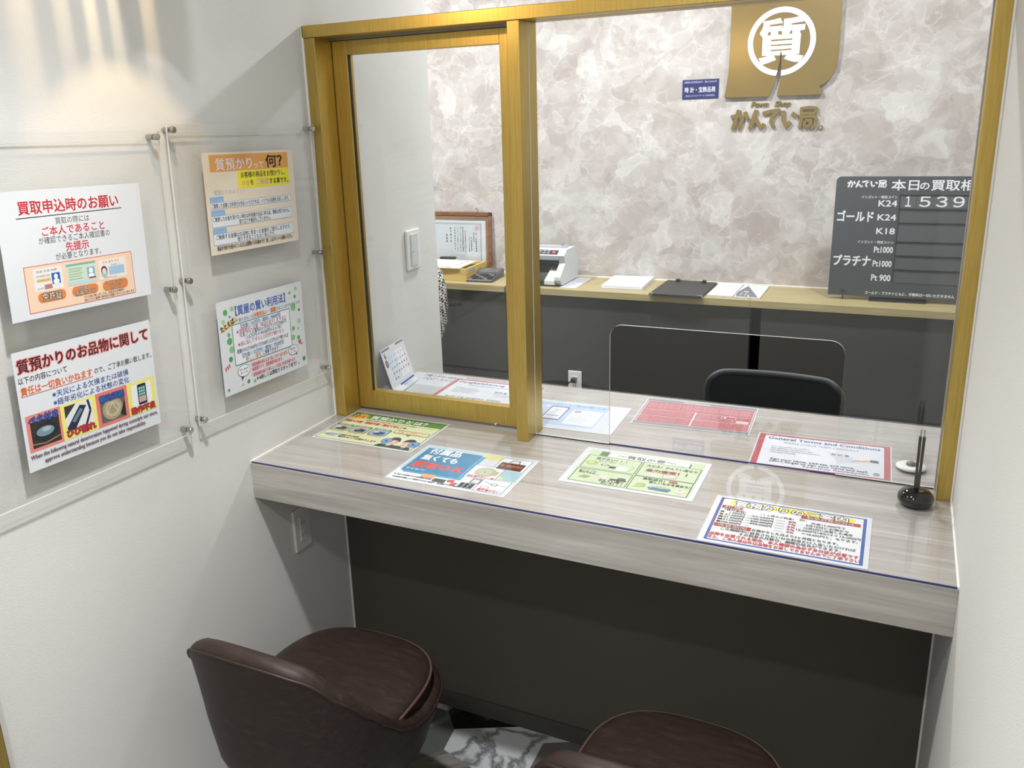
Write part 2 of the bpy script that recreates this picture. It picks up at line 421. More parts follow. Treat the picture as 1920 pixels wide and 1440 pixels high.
b.box(0, 0.004, -0.003, 0.0, 0.05, ZC - 0.046, MATS['white_caulk']); b.box(W - 0.004, W, -0.003, 0.0, 0.05, ZC - 0.046, MATS['white_caulk'])
struct(b, 'trim_1', 'thin white caulk line where counter and frame meet the walls')
b = MB(); b.box(0, 0.018, -1.15, -1.072, 0, 2.05, GOLD); struct(b, 'trim_2', 'gold upright trim on the left wall', bevel=0.002)

# ------------------------------------------------------------------ counter
ct = thing('counter', 'wide pale woodgrain counter running wall to wall under the gold window', 'counter', (0.75, 0, 0))
o0 = (0.75, 0, 0)
b = MB(); b.box(0, W, -0.355, 0.445, ZC - 0.045, ZC, WOOD); b.build('worktop', ct, o0)
b = MB(); b.box(0, W, -0.3577, -0.335, ZC - 0.0911, ZC - 0.0005, WOOD); b.build('front_fascia', ct, o0, bevel=0.001)
b = MB(); b.box(0, W, 0.43, 0.4455, ZC - 0.07, ZC - 0.0455, WOOD); b.build('back_fascia', ct, o0)
# clear vinyl desk mats with blue edges
def mat_sheet(name, label, x0, x1, y0, y1):
    m = MB(); z0, z1 = ZC + 0.0026, ZC + 0.0040
    vs = [(x, y, z) for z in (z0, z1) for y in (y0, y1) for x in (x0, x1)]
    m.add(vs, [(4, 5, 7, 6)], VINYL); m.add(vs, [(0, 1, 5, 4), (2, 6, 7, 3), (0, 4, 6, 2), (1, 3, 7, 5)], VINYL)
    og = ((x0+x1)/2, (y0+y1)/2, ZC)
    o = one(m, name, label, 'desk mat', og)
    e = MB(); e.box(x0 if y0 < 0 else 0.577, x1 if y0 < 0 else 1.468, y0 - 0.0004, y0 + 0.0006, ZC + 0.0002, z1 + 0.0001, VEDGE); tag(e.build('blue_edge', o, og), 'blue front edge')
    return o
mat_sheet('desk_mat', 'clear vinyl mat with blue edge on the customer side of the counter', 0.003, W - 0.003, -0.356, 0.042)
mat_sheet('desk_mat', 'clear vinyl mat with blue edge on the staff side of the counter', 0.006, W - 0.006, 0.056, 0.444)

# ------------------------------------------------------------------ gold service window
wn = thing('window_1', 'gold framed service window with a fixed glass pane over the counter', None, (0.75, 0, ZC), kind='structure')
o1 = (0.75, 0, ZC)
PD = 0.098; RT = 1.856; RB = 1.828
b = MB(); b.box(0.002, 0.0333, 0, PD, ZC, RB, GOLD); b.build('post', wn, o1, bevel=0.0012)
b = MB(); b.box(0.5451, 0.5746, 0, 0.050, ZC, RB, GOLD); b.box(0.5451, 0.5746, 0.0535, PD, ZC, RB, GOLD); b.box(0.547, 0.5735, 0.049, 0.055, ZC, RB, mat('pale_gasket', '#D8CFB4', 0.4)); b.build('post', wn, o1, bevel=0.0012)
b = MB(); b.box(1.4711, W - 0.002, 0, PD, ZC, RB, GOLD); b.build('post', wn, o1, bevel=0.0012)
b = MB(); b.box(-0.0, W, -0.004, PD, RB, RT, GOLD); b.build('top_rail', wn, o1, bevel=0.0012)
b = MB(); b.box(0.0335, 0.5449, 0.066, 0.104, 1.8225, RB, mat('grey_track', '#8B8781', 0.35, metal=0.6)); b.build('track', wn, o1)
GX0, GX1, GT, GB = 0.5746, 1.4711, RB, ZC + 0.0048
HX0, HX1, HT, HR = 0.767, 1.277, 1.1535, 0.03
arc = lambda cx, cz, a0, a1: [(cx + HR*math.cos(math.radians(a0+(a1-a0)*k/8)), cz + HR*math.sin(math.radians(a0+(a1-a0)*k/8))) for k in range(9)]
prof = [(GX0, GB), (HX0, GB)] + arc(HX0 + HR, HT - HR, 180, 90) + arc(HX1 - HR, HT - HR, 90, 0) + [(HX1, GB), (GX1, GB), (GX1, GT), (GX0, GT)]
MX = Matrix(((1, 0, 0, 0), (0, 0, -1, 0), (0, 1, 0, 0), (0, 0, 0, 1)))      # (x,y,z) -> (x,-z,y): page upright facing -y
b = MB(); b.prism(prof, 0.005, GLASS, Matrix.Translation((0, 0.0545, 0)) @ MX, side=GEDGE); b.build('glass_pane', wn, o1)
b = MB()
b.box(1.4685, 1.4711, 0.047, 0.058, GB, RB, mat('grey_silicone', '#B3B1AA', 0.4)); b.build('silicone_seal', wn, o1)
# sliding sash
SX0, SX1, SY0, SY1, SZ0, SZ1 = 0.0345, 0.5600, 0.070, 0.0965, 0.857, 1.8215
sa = thing('sliding_window_sash', 'gold framed glazed sliding sash in the left bay of the service window', 'sliding window', ((SX0+SX1)/2, 0.083, SZ0))
o2 = ((SX0+SX1)/2, 0.083, SZ0)
XR = 0.5449
b = MB(); b.box(SX0, SX0 + 0.043, SY0, SY1, SZ0, SZ1, GOLD); b.build('stile', sa, o2, bevel=0.001)
b = MB(); b.box(0.4945, XR, SY0, SY1, SZ0, SZ1, GOLD); b.build('stile', sa, o2, bevel=0.001)
b = MB(); b.box(SX0 + 0.043, 0.4945, SY0 + 0.0008, SY1, SZ1 - 0.034, SZ1, GOLD); b.build('top_rail', sa, o2, bevel=0.001)
b = MB(); b.box(SX0 + 0.043, 0.4945, SY0 + 0.0008, SY1, SZ0, SZ0 + 0.051, GOLD); b.build('bottom_rail', sa, o2, bevel=0.001)
b = MB(); b.box(SX0 + 0.0428, 0.4947, 0.0815, 0.0850, SZ0 + 0.0508, SZ1 - 0.0338, GLASS); b.build('glass_pane', sa, o2)
b = MB()
b.box(SX0 + 0.043, SX0 + 0.0465, 0.076, 0.0812, SZ0 + 0.051, SZ1 - 0.034, mat('dark_gasket', '#2A2A22', 0.6)); b.build('gasket', sa, o2)
b = MB(); b.lathe([(0.0025, 0), (0.0025, 0.006)], WHITEP, 12, Matrix.Translation((0.455, 0.066, SZ0 + 0.002)) @ Matrix.Rotation(PI/2, 4, 'X') @ Matrix.Translation((0, 0, -0.006))); b.build('guide_pin', sa, o2)

# ------------------------------------------------------------------ acrylic poster boards on the left wall
def acrylic(name, label, y0, y1, z0, z1, tilt):
    c = (0.0, (y0+y1)/2, (z0+z1)/2)
    t = thing(name, label, 'acrylic board', c); t.rotation_euler = (tilt, 0, 0)
    b = MB(); w = (y1-y0)/2; h = (z1-z0)/2
    vs = [(x, y, z) for z in (-h, h) for y in (-w, w) for x in (0.017, 0.020)]
    b.add(vs, [(0, 4, 6, 2), (1, 3, 7, 5)], ACRYL); b.add(vs, [(0, 2, 3, 1), (4, 5, 7, 6), (0, 1, 5, 4), (2, 6, 7, 3)], ACREDGE)
    b.build('acrylic_sheet', t)
    for sy in (-1, 1):
        for sz in (1, 0, -1):
            s = MB(); M = Matrix.Translation((0.0005, sy*(w-0.011), sz*(h-0.011))) @ Matrix.Rotation(PI/2, 4, 'Y')
            s.lathe([(0.0055, 0), (0.0055, 0.0165)], CHROME, 16, M); s.lathe([(0.0066, 0.0201), (0.0066, 0.0275), (0.0058, 0.0285)], CHROME, 18, M)
            s.build('standoff', t)
    return t
acrylic('acrylic_board', 'clear acrylic sheet on steel standoffs, the one further from the gold window', -1.035, -0.533, 1.004, 1.6355, -0.03)
acrylic('acrylic_board', 'clear acrylic sheet on steel standoffs beside the gold window frame', -0.5100, -0.0255, 0.998, 1.633, -0.03)

# ------------------------------------------------------------------ brown bucket chairs
def interp(x, xs, ys):
    if x <= xs[0]: return ys[0]
    for a, b_, c, d in zip(xs, xs[1:], ys, ys[1:]):
        if x <= b_: t = (x-a)/(b_-a); t2 = t*t*(3-2*t)*0.35 + t*0.65; return c + (d-c)*t2
    return ys[-1]
def sup(a, bb, n, k, N, cy=0.0):
    t = 2*PI*k/N; c, s = math.cos(t), math.sin(t)
    return (a*math.copysign(abs(c)**(2/n), c), cy + bb*math.copysign(abs(s)**(2/n), s))
def bucket_chair(loc, label):
    t = thing('bucket_chair', label, 'chair', loc, 0, 'brown bucket chairs at the counter')
    N = 96; a, bb, n = 0.212, 0.240, 2.9
    plan = [sup(a, bb, n, k, N) for k in range(N)]
    RY = [-0.24, -0.225, -0.19, -0.145, -0.10, -0.05, 0.0, 0.06, 0.145, 0.24]
    RZ = [0.700, 0.686, 0.632, 0.572, 0.518, 0.470, 0.440, 0.424, 0.424, 0.428]
    rz = [interp(y, RY, RZ) + (0.008*(1-(x/a)**2) if y < -0.2 else 0) for x, y in plan]
    sc = lambda z: interp(z, [0.15, 0.175, 0.23, 0.31, 0.40, 0.50, 0.70], [0.20, 0.36, 0.61, 0.84, 0.97, 1.02, 1.10])
    rows = []
    for j in range(15):
        u = j / 14; r = []
        for (x, y), z in zip(plan, rz):
            zz = 0.15 + (z - 0.03 - 0.15) * u; s = sc(zz); r.append((x*s, y*s, zz))
        rows.append(r)
    for d, dz in ((0.0, -0.016), (0.004, -0.007), (0.012, -0.001), (0.021, 0.0), (0.030, -0.002), (0.037, -0.010), (0.040, -0.024)):
        rows.append([(x*(sc(z)-d/0.215), y*(sc(z)-d/0.215), z + dz) for (x, y), z in zip(plan, rz)])
    rows.append([(x*(sc(z)-0.205*0.215/0.215)*1.0, y*(sc(z)-0.205), min(z - 0.05, 0.40)) for (x, y), z in zip(plan, rz)])
    rows.append([(x*0.6, y*0.6, 0.37) for x, y in plan])
    m = MB(); m.grid(rows, LEATHER); m.add(rows[0], [tuple(reversed(range(N)))], LEATHER); m.add(rows[-1], [tuple(range(N))], LEATHER)
    m.build('shell', t)
    m = MB(); m.tube([(x*sc(z)*1.002, y*sc(z)*1.002, z - 0.0125) for (x, y), z in zip(plan, rz)], 0.0026, PIPING, 8, closed=True); m.build('rim_piping', t)
    cp = [sup(0.187, 0.205, 2.8, k, N, 0.012) for k in range(N)]
    m = MB(); rows = []
    for s, z in ((0.94, 0.385), (0.985, 0.405), (1.0, 0.43), (1.0, 0.452), (0.985, 0.4605), (0.95, 0.4665), (0.85, 0.4735), (0.65, 0.479), (0.4, 0.482), (0.15, 0.483)):
        rows.append([(x*s, (y-0.012)*s + 0.012, z) for x, y in cp])
    m.grid(rows, LEATHER); m.add(rows[-1], [tuple(range(N))], LEATHER, True); m.add(rows[0], [tuple(reversed(range(N)))], LEATHER)
    cu = m.build('seat_cushion', t)
    m = MB(); m.tube([(x*1.0, y, 0.4555) for x, y in cp], 0.0034, PIPELIGHT, 8, closed=True); tag(m.build('cushion_piping', cu), 'worn lighter piping')
    m = MB(); m.lathe([(0.028, 0.012), (0.028, 0.165)], CHROME, 24); m.build('stem', t)
    m = MB(); m.lathe([(0.205, 0.0), (0.205, 0.006), (0.19, 0.012), (0.05, 0.022), (0.03, 0.03)], CHROME, 48); m.build('base', t)
    return t
bucket_chair((0.342, -0.563, 0), 'brown leather bucket chair at the left end of the counter, nearest the left wall')
bucket_chair((1.083, -0.572, 0), 'brown leather bucket chair cut off by the bottom edge, at the middle of the counter')

# ------------------------------------------------------------------ wall fittings
t = thing('wall_outlet', 'grey-white double socket on the left wall under the counter', 'outlet', (0, -0.199, 0.602))
b = MB(); b.box(0, 0.008, -0.0325, 0.0325, -0.059, 0.059, WHITEP); b.build('cover_plate', t, bevel=0.002)
b = MB(); b.box(0.0078, 0.0096, -0.012, 0.012, -0.034, 0.034, WHITEP)
for zz in (0.018, -0.016):
    for yy in (-0.005, 0.005): b.box(0.0094, 0.0099, yy - 0.0008, yy + 0.0008, zz - 0.005, zz + 0.005, BLACK)
b.build('socket_insert', t)
t = thing('light_switch', 'white rocker switch on the left wall beyond the sliding sash', 'light switch', (0, 0.460, 1.238))
b = MB(); b.box(0, 0.009, -0.040, 0.040, -0.062, 0.062, WHITEP); b.build('cover_plate', t, bevel=0.004, seg=3)
b = MB(); b.box(0.0085, 0.0125, -0.020, 0.020, -0.048, 0.048, mat('grey_white_rocker', '#CFD2D2', 0.35)); b.box(0.0122, 0.0129, -0.014, -0.011, -0.008, -0.002, mat('indicator_green', '#3B6B50', 0.4)); b.build('rocker', t, bevel=0.0015)
# ------------------------------------------------------------------ lamps
def downlight(x, y, p, sp, c, r, label, grp):
    t = thing('ceiling_downlight', label, 'downlight', (x, y, CEIL), 0, grp)
    m = MB(); m.lathe([(r + 0.018, -0.0005), (r + 0.018, -0.006), (r + 0.004, -0.008), (r, -0.002)], WHITEP, 32, cap=False); m.build('trim_ring', t)
    m = MB(); m.lathe([(r + 0.001, -0.0025), (r, -0.0015)], mat('lamp_diffuser_%s' % grp[:5], '#FFFFFF', 0.5, emit=c, estr=6.0), 32); m.build('diffuser', t)
    ld = bpy.data.lights.new('downlight_lamp', 'SPOT'); ld.spot_size = math.radians(94); ld.spot_blend = 1.0; ld.shadow_soft_size = r; ld.energy = p; ld.color = c
    lo = bpy.data.objects.new('lamp', ld); COL.objects.link(lo); lo.parent = t; lo.location = (0, 0, -0.06)
    la = bpy.data.lights.new('downlight_spill', 'AREA'); la.shape = 'DISK'; la.size = 2*r; la.energy = sp; la.color = c
    lo = bpy.data.objects.new('lamp', la); COL.objects.link(lo); lo.parent = t; lo.location = (0, 0, -0.009)
    return t
for i, (x, y, p, sp, c, r) in enumerate(BOOTH_LAMPS):
    downlight(x, y, p, sp, c, r, ['round ceiling downlight above the two brown chairs', 'unseen round fill downlight added near the rear wall of the booth'][i], 'booth downlights')
for i, (x, y, p, sp, c, r) in enumerate(STAFF_LAMPS):
    downlight(x, y, p, sp, c, r, ['staff room ceiling downlight on the left, over the framed certificate', 'staff room ceiling downlight in the middle of the row', 'staff room ceiling downlight on the right, over the price board'][i], 'staff room downlights')
px, py, pz, pw = PENDANT
t = thing('pendant_lamp', 'small warm pendant lamp beside the left wall, its unseen shade shaped to streak the wall', 'pendant lamp', (px, py, CEIL))
m = MB(); m.lathe([(0.035, -0.02), (0.035, -0.0005)], GOLD, 24); m.tube([(0, 0, -0.02), (0, 0, pz - CEIL + 0.05)], 0.003, BLACK, 8); m.build('cord', t)
m = MB(); m.lathe([(0.012, 0.0), (0.022, 0.015), (0.02, 0.035), (0.012, 0.05)], mat('warm_bulb', '#FFE2B0', 0.4, emit=(1.0, 0.72, 0.38), estr=12.0), 20, Matrix.Translation((0, 0, pz - CEIL - 0.06))); m.build('bulb', t)
PZ = Matrix.Translation((0, 0, pz - CEIL))
m = MB()
# unseen gold half-drum, shaped to screen the wall and throw streaks, cut by narrow slits, open below and to the front
SL = [(150, 3.0), (172, 2.2), (188, 3.4), (205, 2.4), (222, 3.6), (241, 2.6)]
edges = [96] + [q for c_, w_ in SL for q in (c_ - w_/2, c_ + w_/2)] + [266]
for a0_, a1_ in zip(edges[0::2], edges[1::2]):
    n_ = max(2, int((a1_ - a0_)/4) + 1); aa = [math.radians(a0_ + (a1_ - a0_)*k/(n_-1)) for k in range(n_)]
    rows = []
    for r, z in ((0.050, -0.136), (0.060, -0.06), (0.062, 0.0), (0.052, 0.05), (0.030, 0.075), (0.031, 0.077), (0.0535, 0.0515), (0.0635, 0.0), (0.0615, -0.06), (0.0515, -0.136), (0.050, -0.136)):
        rows.append([(r*math.cos(x_), r*math.sin(x_), z) for x_ in aa])
    m.grid(rows, GOLD, closed=False, M=PZ)
m.lathe([(0.033, 0.074), (0.033, 0.080), (0.004, 0.084)], GOLD, 28, PZ)
m.build('half_drum_shade', t)
ld = bpy.data.lights.new('pendant_bulb', 'POINT'); ld.energy = pw; ld.color = (1.0, 0.74, 0.42); ld.shadow_soft_size = 0.006
lo = bpy.data.objects.new('lamp', ld); COL.objects.link(lo); lo.parent = t; lo.location = (0, 0, pz - CEIL - 0.07)

# ================================================================== BACK OF THE STAFF ROOM
SZ = 0.838; SF = 1.822
b = MB(); b.box(-1.68, 0.8155, SF, 2.149, SZ - 0.03, SZ, SHELF); b.box(0.8165, 2.14, SF, 2.149, SZ - 0.03, SZ, SHELF)
b.box(0.8155, 0.8165, SF + 0.0006, 2.149, SZ - 0.03, SZ - 0.0005, mat('dark_seam_line', '#6B6046', 0.6))  # darker line at the joint of the two tops
one(b, 'long_shelf_top', 'long pale gold wood shelf top along the marbled wall', 'shelf top', (0.2, 2.0, SZ), bevel=0.001)
b = MB(); b.box(-1.68, 0.815, 1.842, 2.149, 0, SZ - 0.0305, DARKP)
one(b, 'base_cabinet', 'dark grey base cabinet left of the black gap under the shelf top', 'cabinet', (-0.4, 2.0, 0), bevel=0.001)
b = MB(); b.box(0.8605, 2.14, 1.842, 2.149, 0, SZ - 0.0305, DARKP)
one(b, 'base_cabinet', 'dark grey base cabinet right of the black gap, behind the office chair', 'cabinet', (1.5, 2.0, 0), bevel=0.001)
b = MB(); b.box(0.8155, 0.860, 1.90, 1.905, 0, SZ - 0.031, GAPBLACK); struct(b, 'cabinet_gap_shade', 'black sheet standing in for the shade in the gap between the cabinets')  # near-black sheet paints the shade of the open gap
b = MB(); b.box(-1.68, 2.14, 2.1465, 2.1498, SZ, SZ + 0.005, MATS['white_caulk']); struct(b, 'trim_4', 'white caulk line along the back of the shelf top')
# logo sign
def P2(l): return [(x / 1000, z / 1000) for x, z in l]
PANEL = [(632, 2131), (632, 2015), (633, 1857), (630, 1754), (625, 1709), (616, 1655), (802, 1653), (814, 1687), (827, 1731), (837, 1788), (841, 1833), (844, 1805), (845, 1726), (838, 1686), (833, 1654), (1009, 1653), (1010, 1668), (998, 1686), (1020, 1698), (1038, 1714), (1051, 1735), (1060, 1758), (1063, 1801), (1064, 1885), (1062, 2010), (1061, 2131)]
P1 = [(764, 1952), (782, 1953), (808, 1956), (831, 1961), (841, 1941), (841, 1930), (841, 1915), (836, 1906), (843, 1896), (767, 1897), (751, 1905), (760, 1920), (765, 1934)]
P2_ = [(845, 1956), (873, 1957), (905, 1961), (931, 1958), (928, 1941), (930, 1930), (929, 1909), (911, 1907), (911, 1898), (915, 1896), (843, 1896), (839, 1905), (845, 1930)]
P3 = [(764, 1888), (751, 1905), (767, 1897.5), (843, 1896.5), (915, 1896.5), (913, 1816), (882, 1817), (862, 1815), (844.5, 1815), (842, 1830), (839.5, 1830), (837, 1815), (814, 1815), (792, 1815), (765, 1816)]
P4 = [(792, 1816), (812, 1816), (823, 1798), (795, 1788), (768, 1781), (759, 1792), (752, 1808), (772, 1810)]
P5 = [(865, 1816), (882, 1818), (930, 1809), (924, 1796), (912, 1784), (890, 1787), (872, 1793), (853, 1801)]
HOLES = [[(789, 1936), (840, 1940), (841, 1931), (790, 1930)], [(875, 1936), (928, 1941), (929, 1931), (875, 1931)], [(786, 1909), (795, 1909), (796, 1896), (783, 1896)],
         [(826, 1910), (837, 1910), (836, 1905), (844, 1897), (825, 1897)], [(874, 1910), (880, 1910), (880, 1897), (869, 1896)],
         [(799, 1878), (882, 1878), (883, 1873), (799, 1872)], [(798, 1858), (883, 1858), (882, 1853), (798, 1853)], [(799, 1838), (882, 1839), (881, 1834), (798, 1833)]]
KS = [[(648, 1572), (684, 1580), (696, 1570), (693, 1549), (683, 1521)], [(680, 1602), (670, 1568), (657, 1521)], [(705, 1593), (719, 1562)],
      [(753, 1600), (740, 1561), (728, 1520)], [(730, 1525), (743, 1552), (756, 1556), (769, 1532), (779, 1527), (787, 1542)], [(779, 1583), (809, 1591), (843, 1596), (821, 1573), (815, 1550), (826, 1525)],
      [(861, 1593), (864, 1556), (877, 1529), (893, 1548)], [(898, 1582), (919, 1568)], [(930, 1599), (964, 1603), (993, 1599), (991, 1579)], [(935, 1579), (991, 1579)],
      [(935, 1598), (937, 1563), (932, 1518)], [(940, 1566), (988, 1567), (996, 1554), (992, 1530), (980, 1519)], [(950, 1549), (950, 1526)], [(950, 1551), (974, 1551), (973, 1528)], [(951, 1527), (973, 1528)]]
UP = lambda y: Matrix.Translation((0, y, 0)) @ MX      # page (x,z) upright, extruded towards -y from y
sg = thing('shop_sign', 'gold noren shaped wall sign with a white ringed pawn character', 'sign', (0.84, 2.149, 1.85)); so = (0.84, 2.149, 1.85)
b = MB(); b.prism(P2(PANEL), 0.018, BRASS, UP(2.149)); b.build('noren_panel', sg, so)
ring = []
cx, cz, R1, R2 = 0.8395, 1.8685, 0.1345, 0.1130
a0 = math.degrees(math.atan2(1.734 - cz, 0.845 - cx)); a1 = math.degrees(math.atan2(1.738 - cz, 0.826 - cx)) + 360
for k in range(73): a = math.radians(a0 + (a1 - a0)*k/72); ring.append((cx + R1*math.cos(a), cz + R1*math.sin(a)))
a0i = math.degrees(math.atan2(1.757 - cz, 0.8455 - cx)); a1i = math.degrees(math.atan2(1.757 - cz, 0.832 - cx)) + 360
inner = [(cx + R2*math.cos(math.radians(a0i + (a1i - a0i)*k/72)), cz + R2*math.sin(math.radians(a0i + (a1i - a0i)*k/72))) for k in range(73)]
b = MB(); b.prism(ring + inner[::-1], 0.0022, SIGNWHITE, UP(2.1309))
for q in (P1, P2_, P3, P4, P5): b.prism(P2(q), 0.0020, SIGNWHITE, UP(2.1309))
for q in HOLES: b.prism(P2(q), 0.0006, BRASS, UP(2.1289))
b.build('emblem', sg, so)
def ribbon(mb, pts, w, d, m, M):
    P = P2(pts)
    for n_, ((xa, za), (xb, zb)) in enumerate(zip(P, P[1:])):
        d += 0.00004
        L = math.hypot(xb-xa, zb-za); nx, nz = -(zb-za)/L*w/2, (xb-xa)/L*w/2
        mb.prism([(xa+nx, za+nz), (xa-nx, za-nz), (xb-nx, zb-nz), (xb+nx, zb+nz)], d, m, M)
    for (x, z) in P[1:-1]:
        d += 0.00004; mb.prism([(x + w/2*math.cos(2*PI*k/14), z + w/2*math.sin(2*PI*k/14)) for k in range(14)], d, m, M)
gl = thing('sign_lettering', 'gold raised brush lettering under the gold noren sign', 'lettering', (0.83, 2.149, 1.56), 0)
for name, ids in (('letter_ka', (0, 1, 2)), ('letter_n', (3, 4)), ('letter_te', (5,)), ('letter_i', (6, 7)), ('letter_kyoku', (8, 9, 10, 11, 12, 13, 14))):
    b = MB()
    for i in ids: ribbon(b, KS[i], 0.0158 if i < 8 else 0.0122, 0.012 + 0.0005*(i % 5), BRASS, UP(2.1495))
    b.build('raised_letter', gl, (0.83, 2.149, 1.56))
b = MB(); M = UP(2.1495)
b.prism([(1.014 + 0.0095*math.cos(2*PI*k/20), 1.521 + 0.0095*math.sin(2*PI*k/20)) for k in range(20)], 0.006, mat('sign_gold_dark', '#7D6C40', 0.35, metal=0.25), M)
vs, fs, bb = glyphs('R', 0.02, 3)
b.add([(1.014 + (x-0.33)*0.013, 1.521 + (y-0.35)*0.013, 0.0063) for x, y in vs], fs, ink('#D8D2C0'), False, M); b.build('registered_mark', gl, (0.83, 2.149, 1.56))
for word, x, wd in (('Pawn', 0.728, 0.070), ('Shop', 0.824, 0.064)):
    vs, fs, bb = glyphs(word, 0.03, 3); k = wd / (bb[1] - bb[0]); b = MB()
    for zz, flip in ((0.0001, True), (0.006, False)):
        b.add([(x + (u - bb[0])*k + 0.25*v*k, 1.6125 + v*k*0.9, zz) for u, v in vs], [tuple(reversed(f)) if flip else f for f in fs], BRASS, False, M)
    ed = {}
    for f in fs:
        for i in range(len(f)): e = (f[i], f[(i+1) % len(f)]); ed[e] = ed.get(e, 0) + 1
    for (i, j) in ed:
        if (j, i) not in ed:
            q = [(x + (vs[h][0] - bb[0])*k + 0.25*vs[h][1]*k, 1.6125 + vs[h][1]*k*0.9) for h in (i, j)]
            b.add([(*q[0], 0.0001), (*q[1], 0.0001), (*q[1], 0.006), (*q[0], 0.006)], [(0, 1, 2, 3)], BRASS, False, M)
    b.build('small_word', gl, (0.83, 2.149, 1.56))
# blue dealer plate
s = Sheet(157, 81, ink('#1E2766'), 0.003)
s.text('兵庫県公安委員会許可　第631234567号', 78, 14, 9, '#C9CCF0', 140, 'c', 0.01)
s.text('時 計・宝飾品商', 77, 52, 25, '#F2F4FF', 132, 'c', 0.012); s.text('日本エスクローサービス株式会社', 78, 71, 9, '#C9CCF0', 126, 'c', 0.01)
sheet_obj(s, 'dealer_plate', 'small dark blue dealer plate with white lettering left of the gold sign', 'sign plate', Matrix.Translation((0.4315, 2.1497, 1.7355)) @ MX @ Matrix.Translation((0, 0, 0)))

# price board
pb = thing('price_board', 'dark grey price board with white lettering leaning on the shelf', 'price board', (1.40, 1.99, SZ))
BW, BH = 640, 480
s = Sheet(1, 1); s.mb = MB(); s.z = 0.012
PBD = mat('board_charcoal', '#474B50', 0.35, spec=0.4)
r = 18; outl = [(0, -BH/1000), (BW/1000, -BH/1000), (BW/1000, -r/1000)] + [((BW-r + r*math.cos(math.radians(a)))/1000, (-r + r*math.sin(math.radians(a)))/1000) for a in (30, 60, 90)] + [((r + r*math.cos(math.radians(a)))/1000, (-r + r*math.sin(math.radians(a)))/1000) for a in (90, 120, 150, 180)]
s.mb.prism(outl, 0.012, PBD)
WT = '#F2F4F6'
[s.line([(41 + (x - 648)*0.405, 43 - (z - 1518)*0.33) for x, z in k_], 6.2 if i_ < 8 else 4.6, WT) for i_, k_ in enumerate(KS)]; s.text('本日', 202, 49, 44, WT, 95, 'l', 0.03); s.text('の', 301, 48, 34, WT, 32, 'l', 0.03)
s.text('買取相場', 340, 49, 44, WT, 196, 'l', 0.03)
s.text('インゴット・特定コイン', 97, 84, 12, WT, 129, 'l', 0.03); s.text('K24', 161, 115.5, 34, WT, 66, 'l', 0.03)
s.text('ゴールド', 14, 174, 46, WT, 132, 'l', 0.045); s.text('K24', 162, 170, 34, WT, 66, 'l', 0.03); s.text('K18', 162, 224.5, 34, WT, 66, 'l', 0.03)
s.text('インゴット・特定コイン', 96, 262, 12, WT, 131, 'l', 0.03); s.text('Pt1000', 160, 299, 34, WT, 68, 'l', 0.03)
s.text('プラチナ', 12, 353, 48, WT, 138, 'l', 0.045); s.text('Pt1000', 160, 355, 34, WT, 68, 'l', 0.03); s.text('Pt 900', 159, 413, 36, WT, 70, 'l', 0.03)
s.text('ゴールド・プラチナともに、手数料は一切いただきません', 140, 469, 14, WT, 322, 'l', 0.03)
Mb = Matrix.Translation((1.106, 1.962, 1.335)) @ MX; po = (1.40, 1.99, SZ)
s.place(Mb); s.mb.build('board_panel', pb, po)
for z0, z1 in ((70, 124), (126, 178), (180, 252), (255, 307), (310, 363), (366, 418)):
    b = MB(); b.box(0.237, 0.60, -z1/1000, -z0/1000, 0.012, 0.0135, mat('slot_charcoal', '#515458', 0.3), Mb)
    b.box(0.236, 0.602, -(z0+2.5)/1000, -(z0-0.5)/1000, 0.012, 0.0165, mat('slot_edge_black', '#121315', 0.4), Mb); b.box(0.2355, 0.238, -z1/1000, -z0/1000, 0.012, 0.0155, MATS['slot_edge_black'], Mb)
    b.build('price_slot', pb, po)
for i, ch in enumerate('１５３９０'):
    q = Sheet(56, 47, mat('digit_card_grey', '#585B5E', 0.4), 0.001)
    q.text(ch, 28, 41, 52, WT, 19 if ch == '１' else 37, 'c', 0.02, res=4)
    q.place(Mb @ Matrix.Translation((0.2375 + i*0.0578, -0.0735, 0.0136))); q.mb.build('digit_card', pb, po)
b = MB(); b.box(0.157, 0.366, -0.4975, -0.488, -0.05, 0.022, mat('stand_navy_black', '#1B1F27', 0.35), Mb); b.box(0.157, 0.366, -0.488, -0.47, -0.02, -0.0005, MATS['stand_navy_black'], Mb); b.build('stand_foot', pb, po)
b = MB(); b.lathe([(0.0075, 0), (0.0075, 0.012), (0.006, 0.014)], CHROME, 20, Mb @ Matrix.Translation((0.056, -0.457, 0.0121))); b.build('clamp_knob', pb, po)
b = MB(); b.tube([(0.057, -0.4705, 0.006), (0.0575, -0.4968, 0.010)], 0.0025, BLACK, 8, Mb); b.build('leg_pin', pb, po)

# framed certificate leaning on the wall
FW = mat('brown_frame_wood', '#7A5238', 0.45)
FW2 = mat('brown_frame_bevel', '#94694A', 0.45)
fc = thing('framed_certificate', 'brown wooden picture frame with a vertical-text certificate, leaning on the marbled wall', 'picture frame', (-0.72, 2.145, SZ + 0.001)); fc.rotation_euler = (-0.03, 0, 0)
w_, h_ = 0.205, 0.305
b = MB()
for x0, x1, z0, z1 in ((-w_, w_, h_-0.018, h_), (-w_, w_, 0, 0.018), (-w_, -w_+0.018, 0, h_), (w_-0.018, w_, 0, h_)): b.box(x0, x1, -0.028, -0.012, z0, z1, FW)
for x0, x1, z0, z1 in ((-w_+.018, w_-.018, h_-0.034, h_-.018), (-w_+.018, w_-.018, 0.018, 0.03), (-w_+.018, -w_+0.03, 0.018, h_-.018), (w_-0.03, w_-.018, 0.018, h_-.018)): b.box(x0, x1, -0.024, -0.012, z0, z1, FW2)
b.box(-w_ + 0.004, w_ - 0.004, -0.012, -0.009, 0.004, h_ - 0.004, FW); b.build('frame', fc, bevel=0.002)
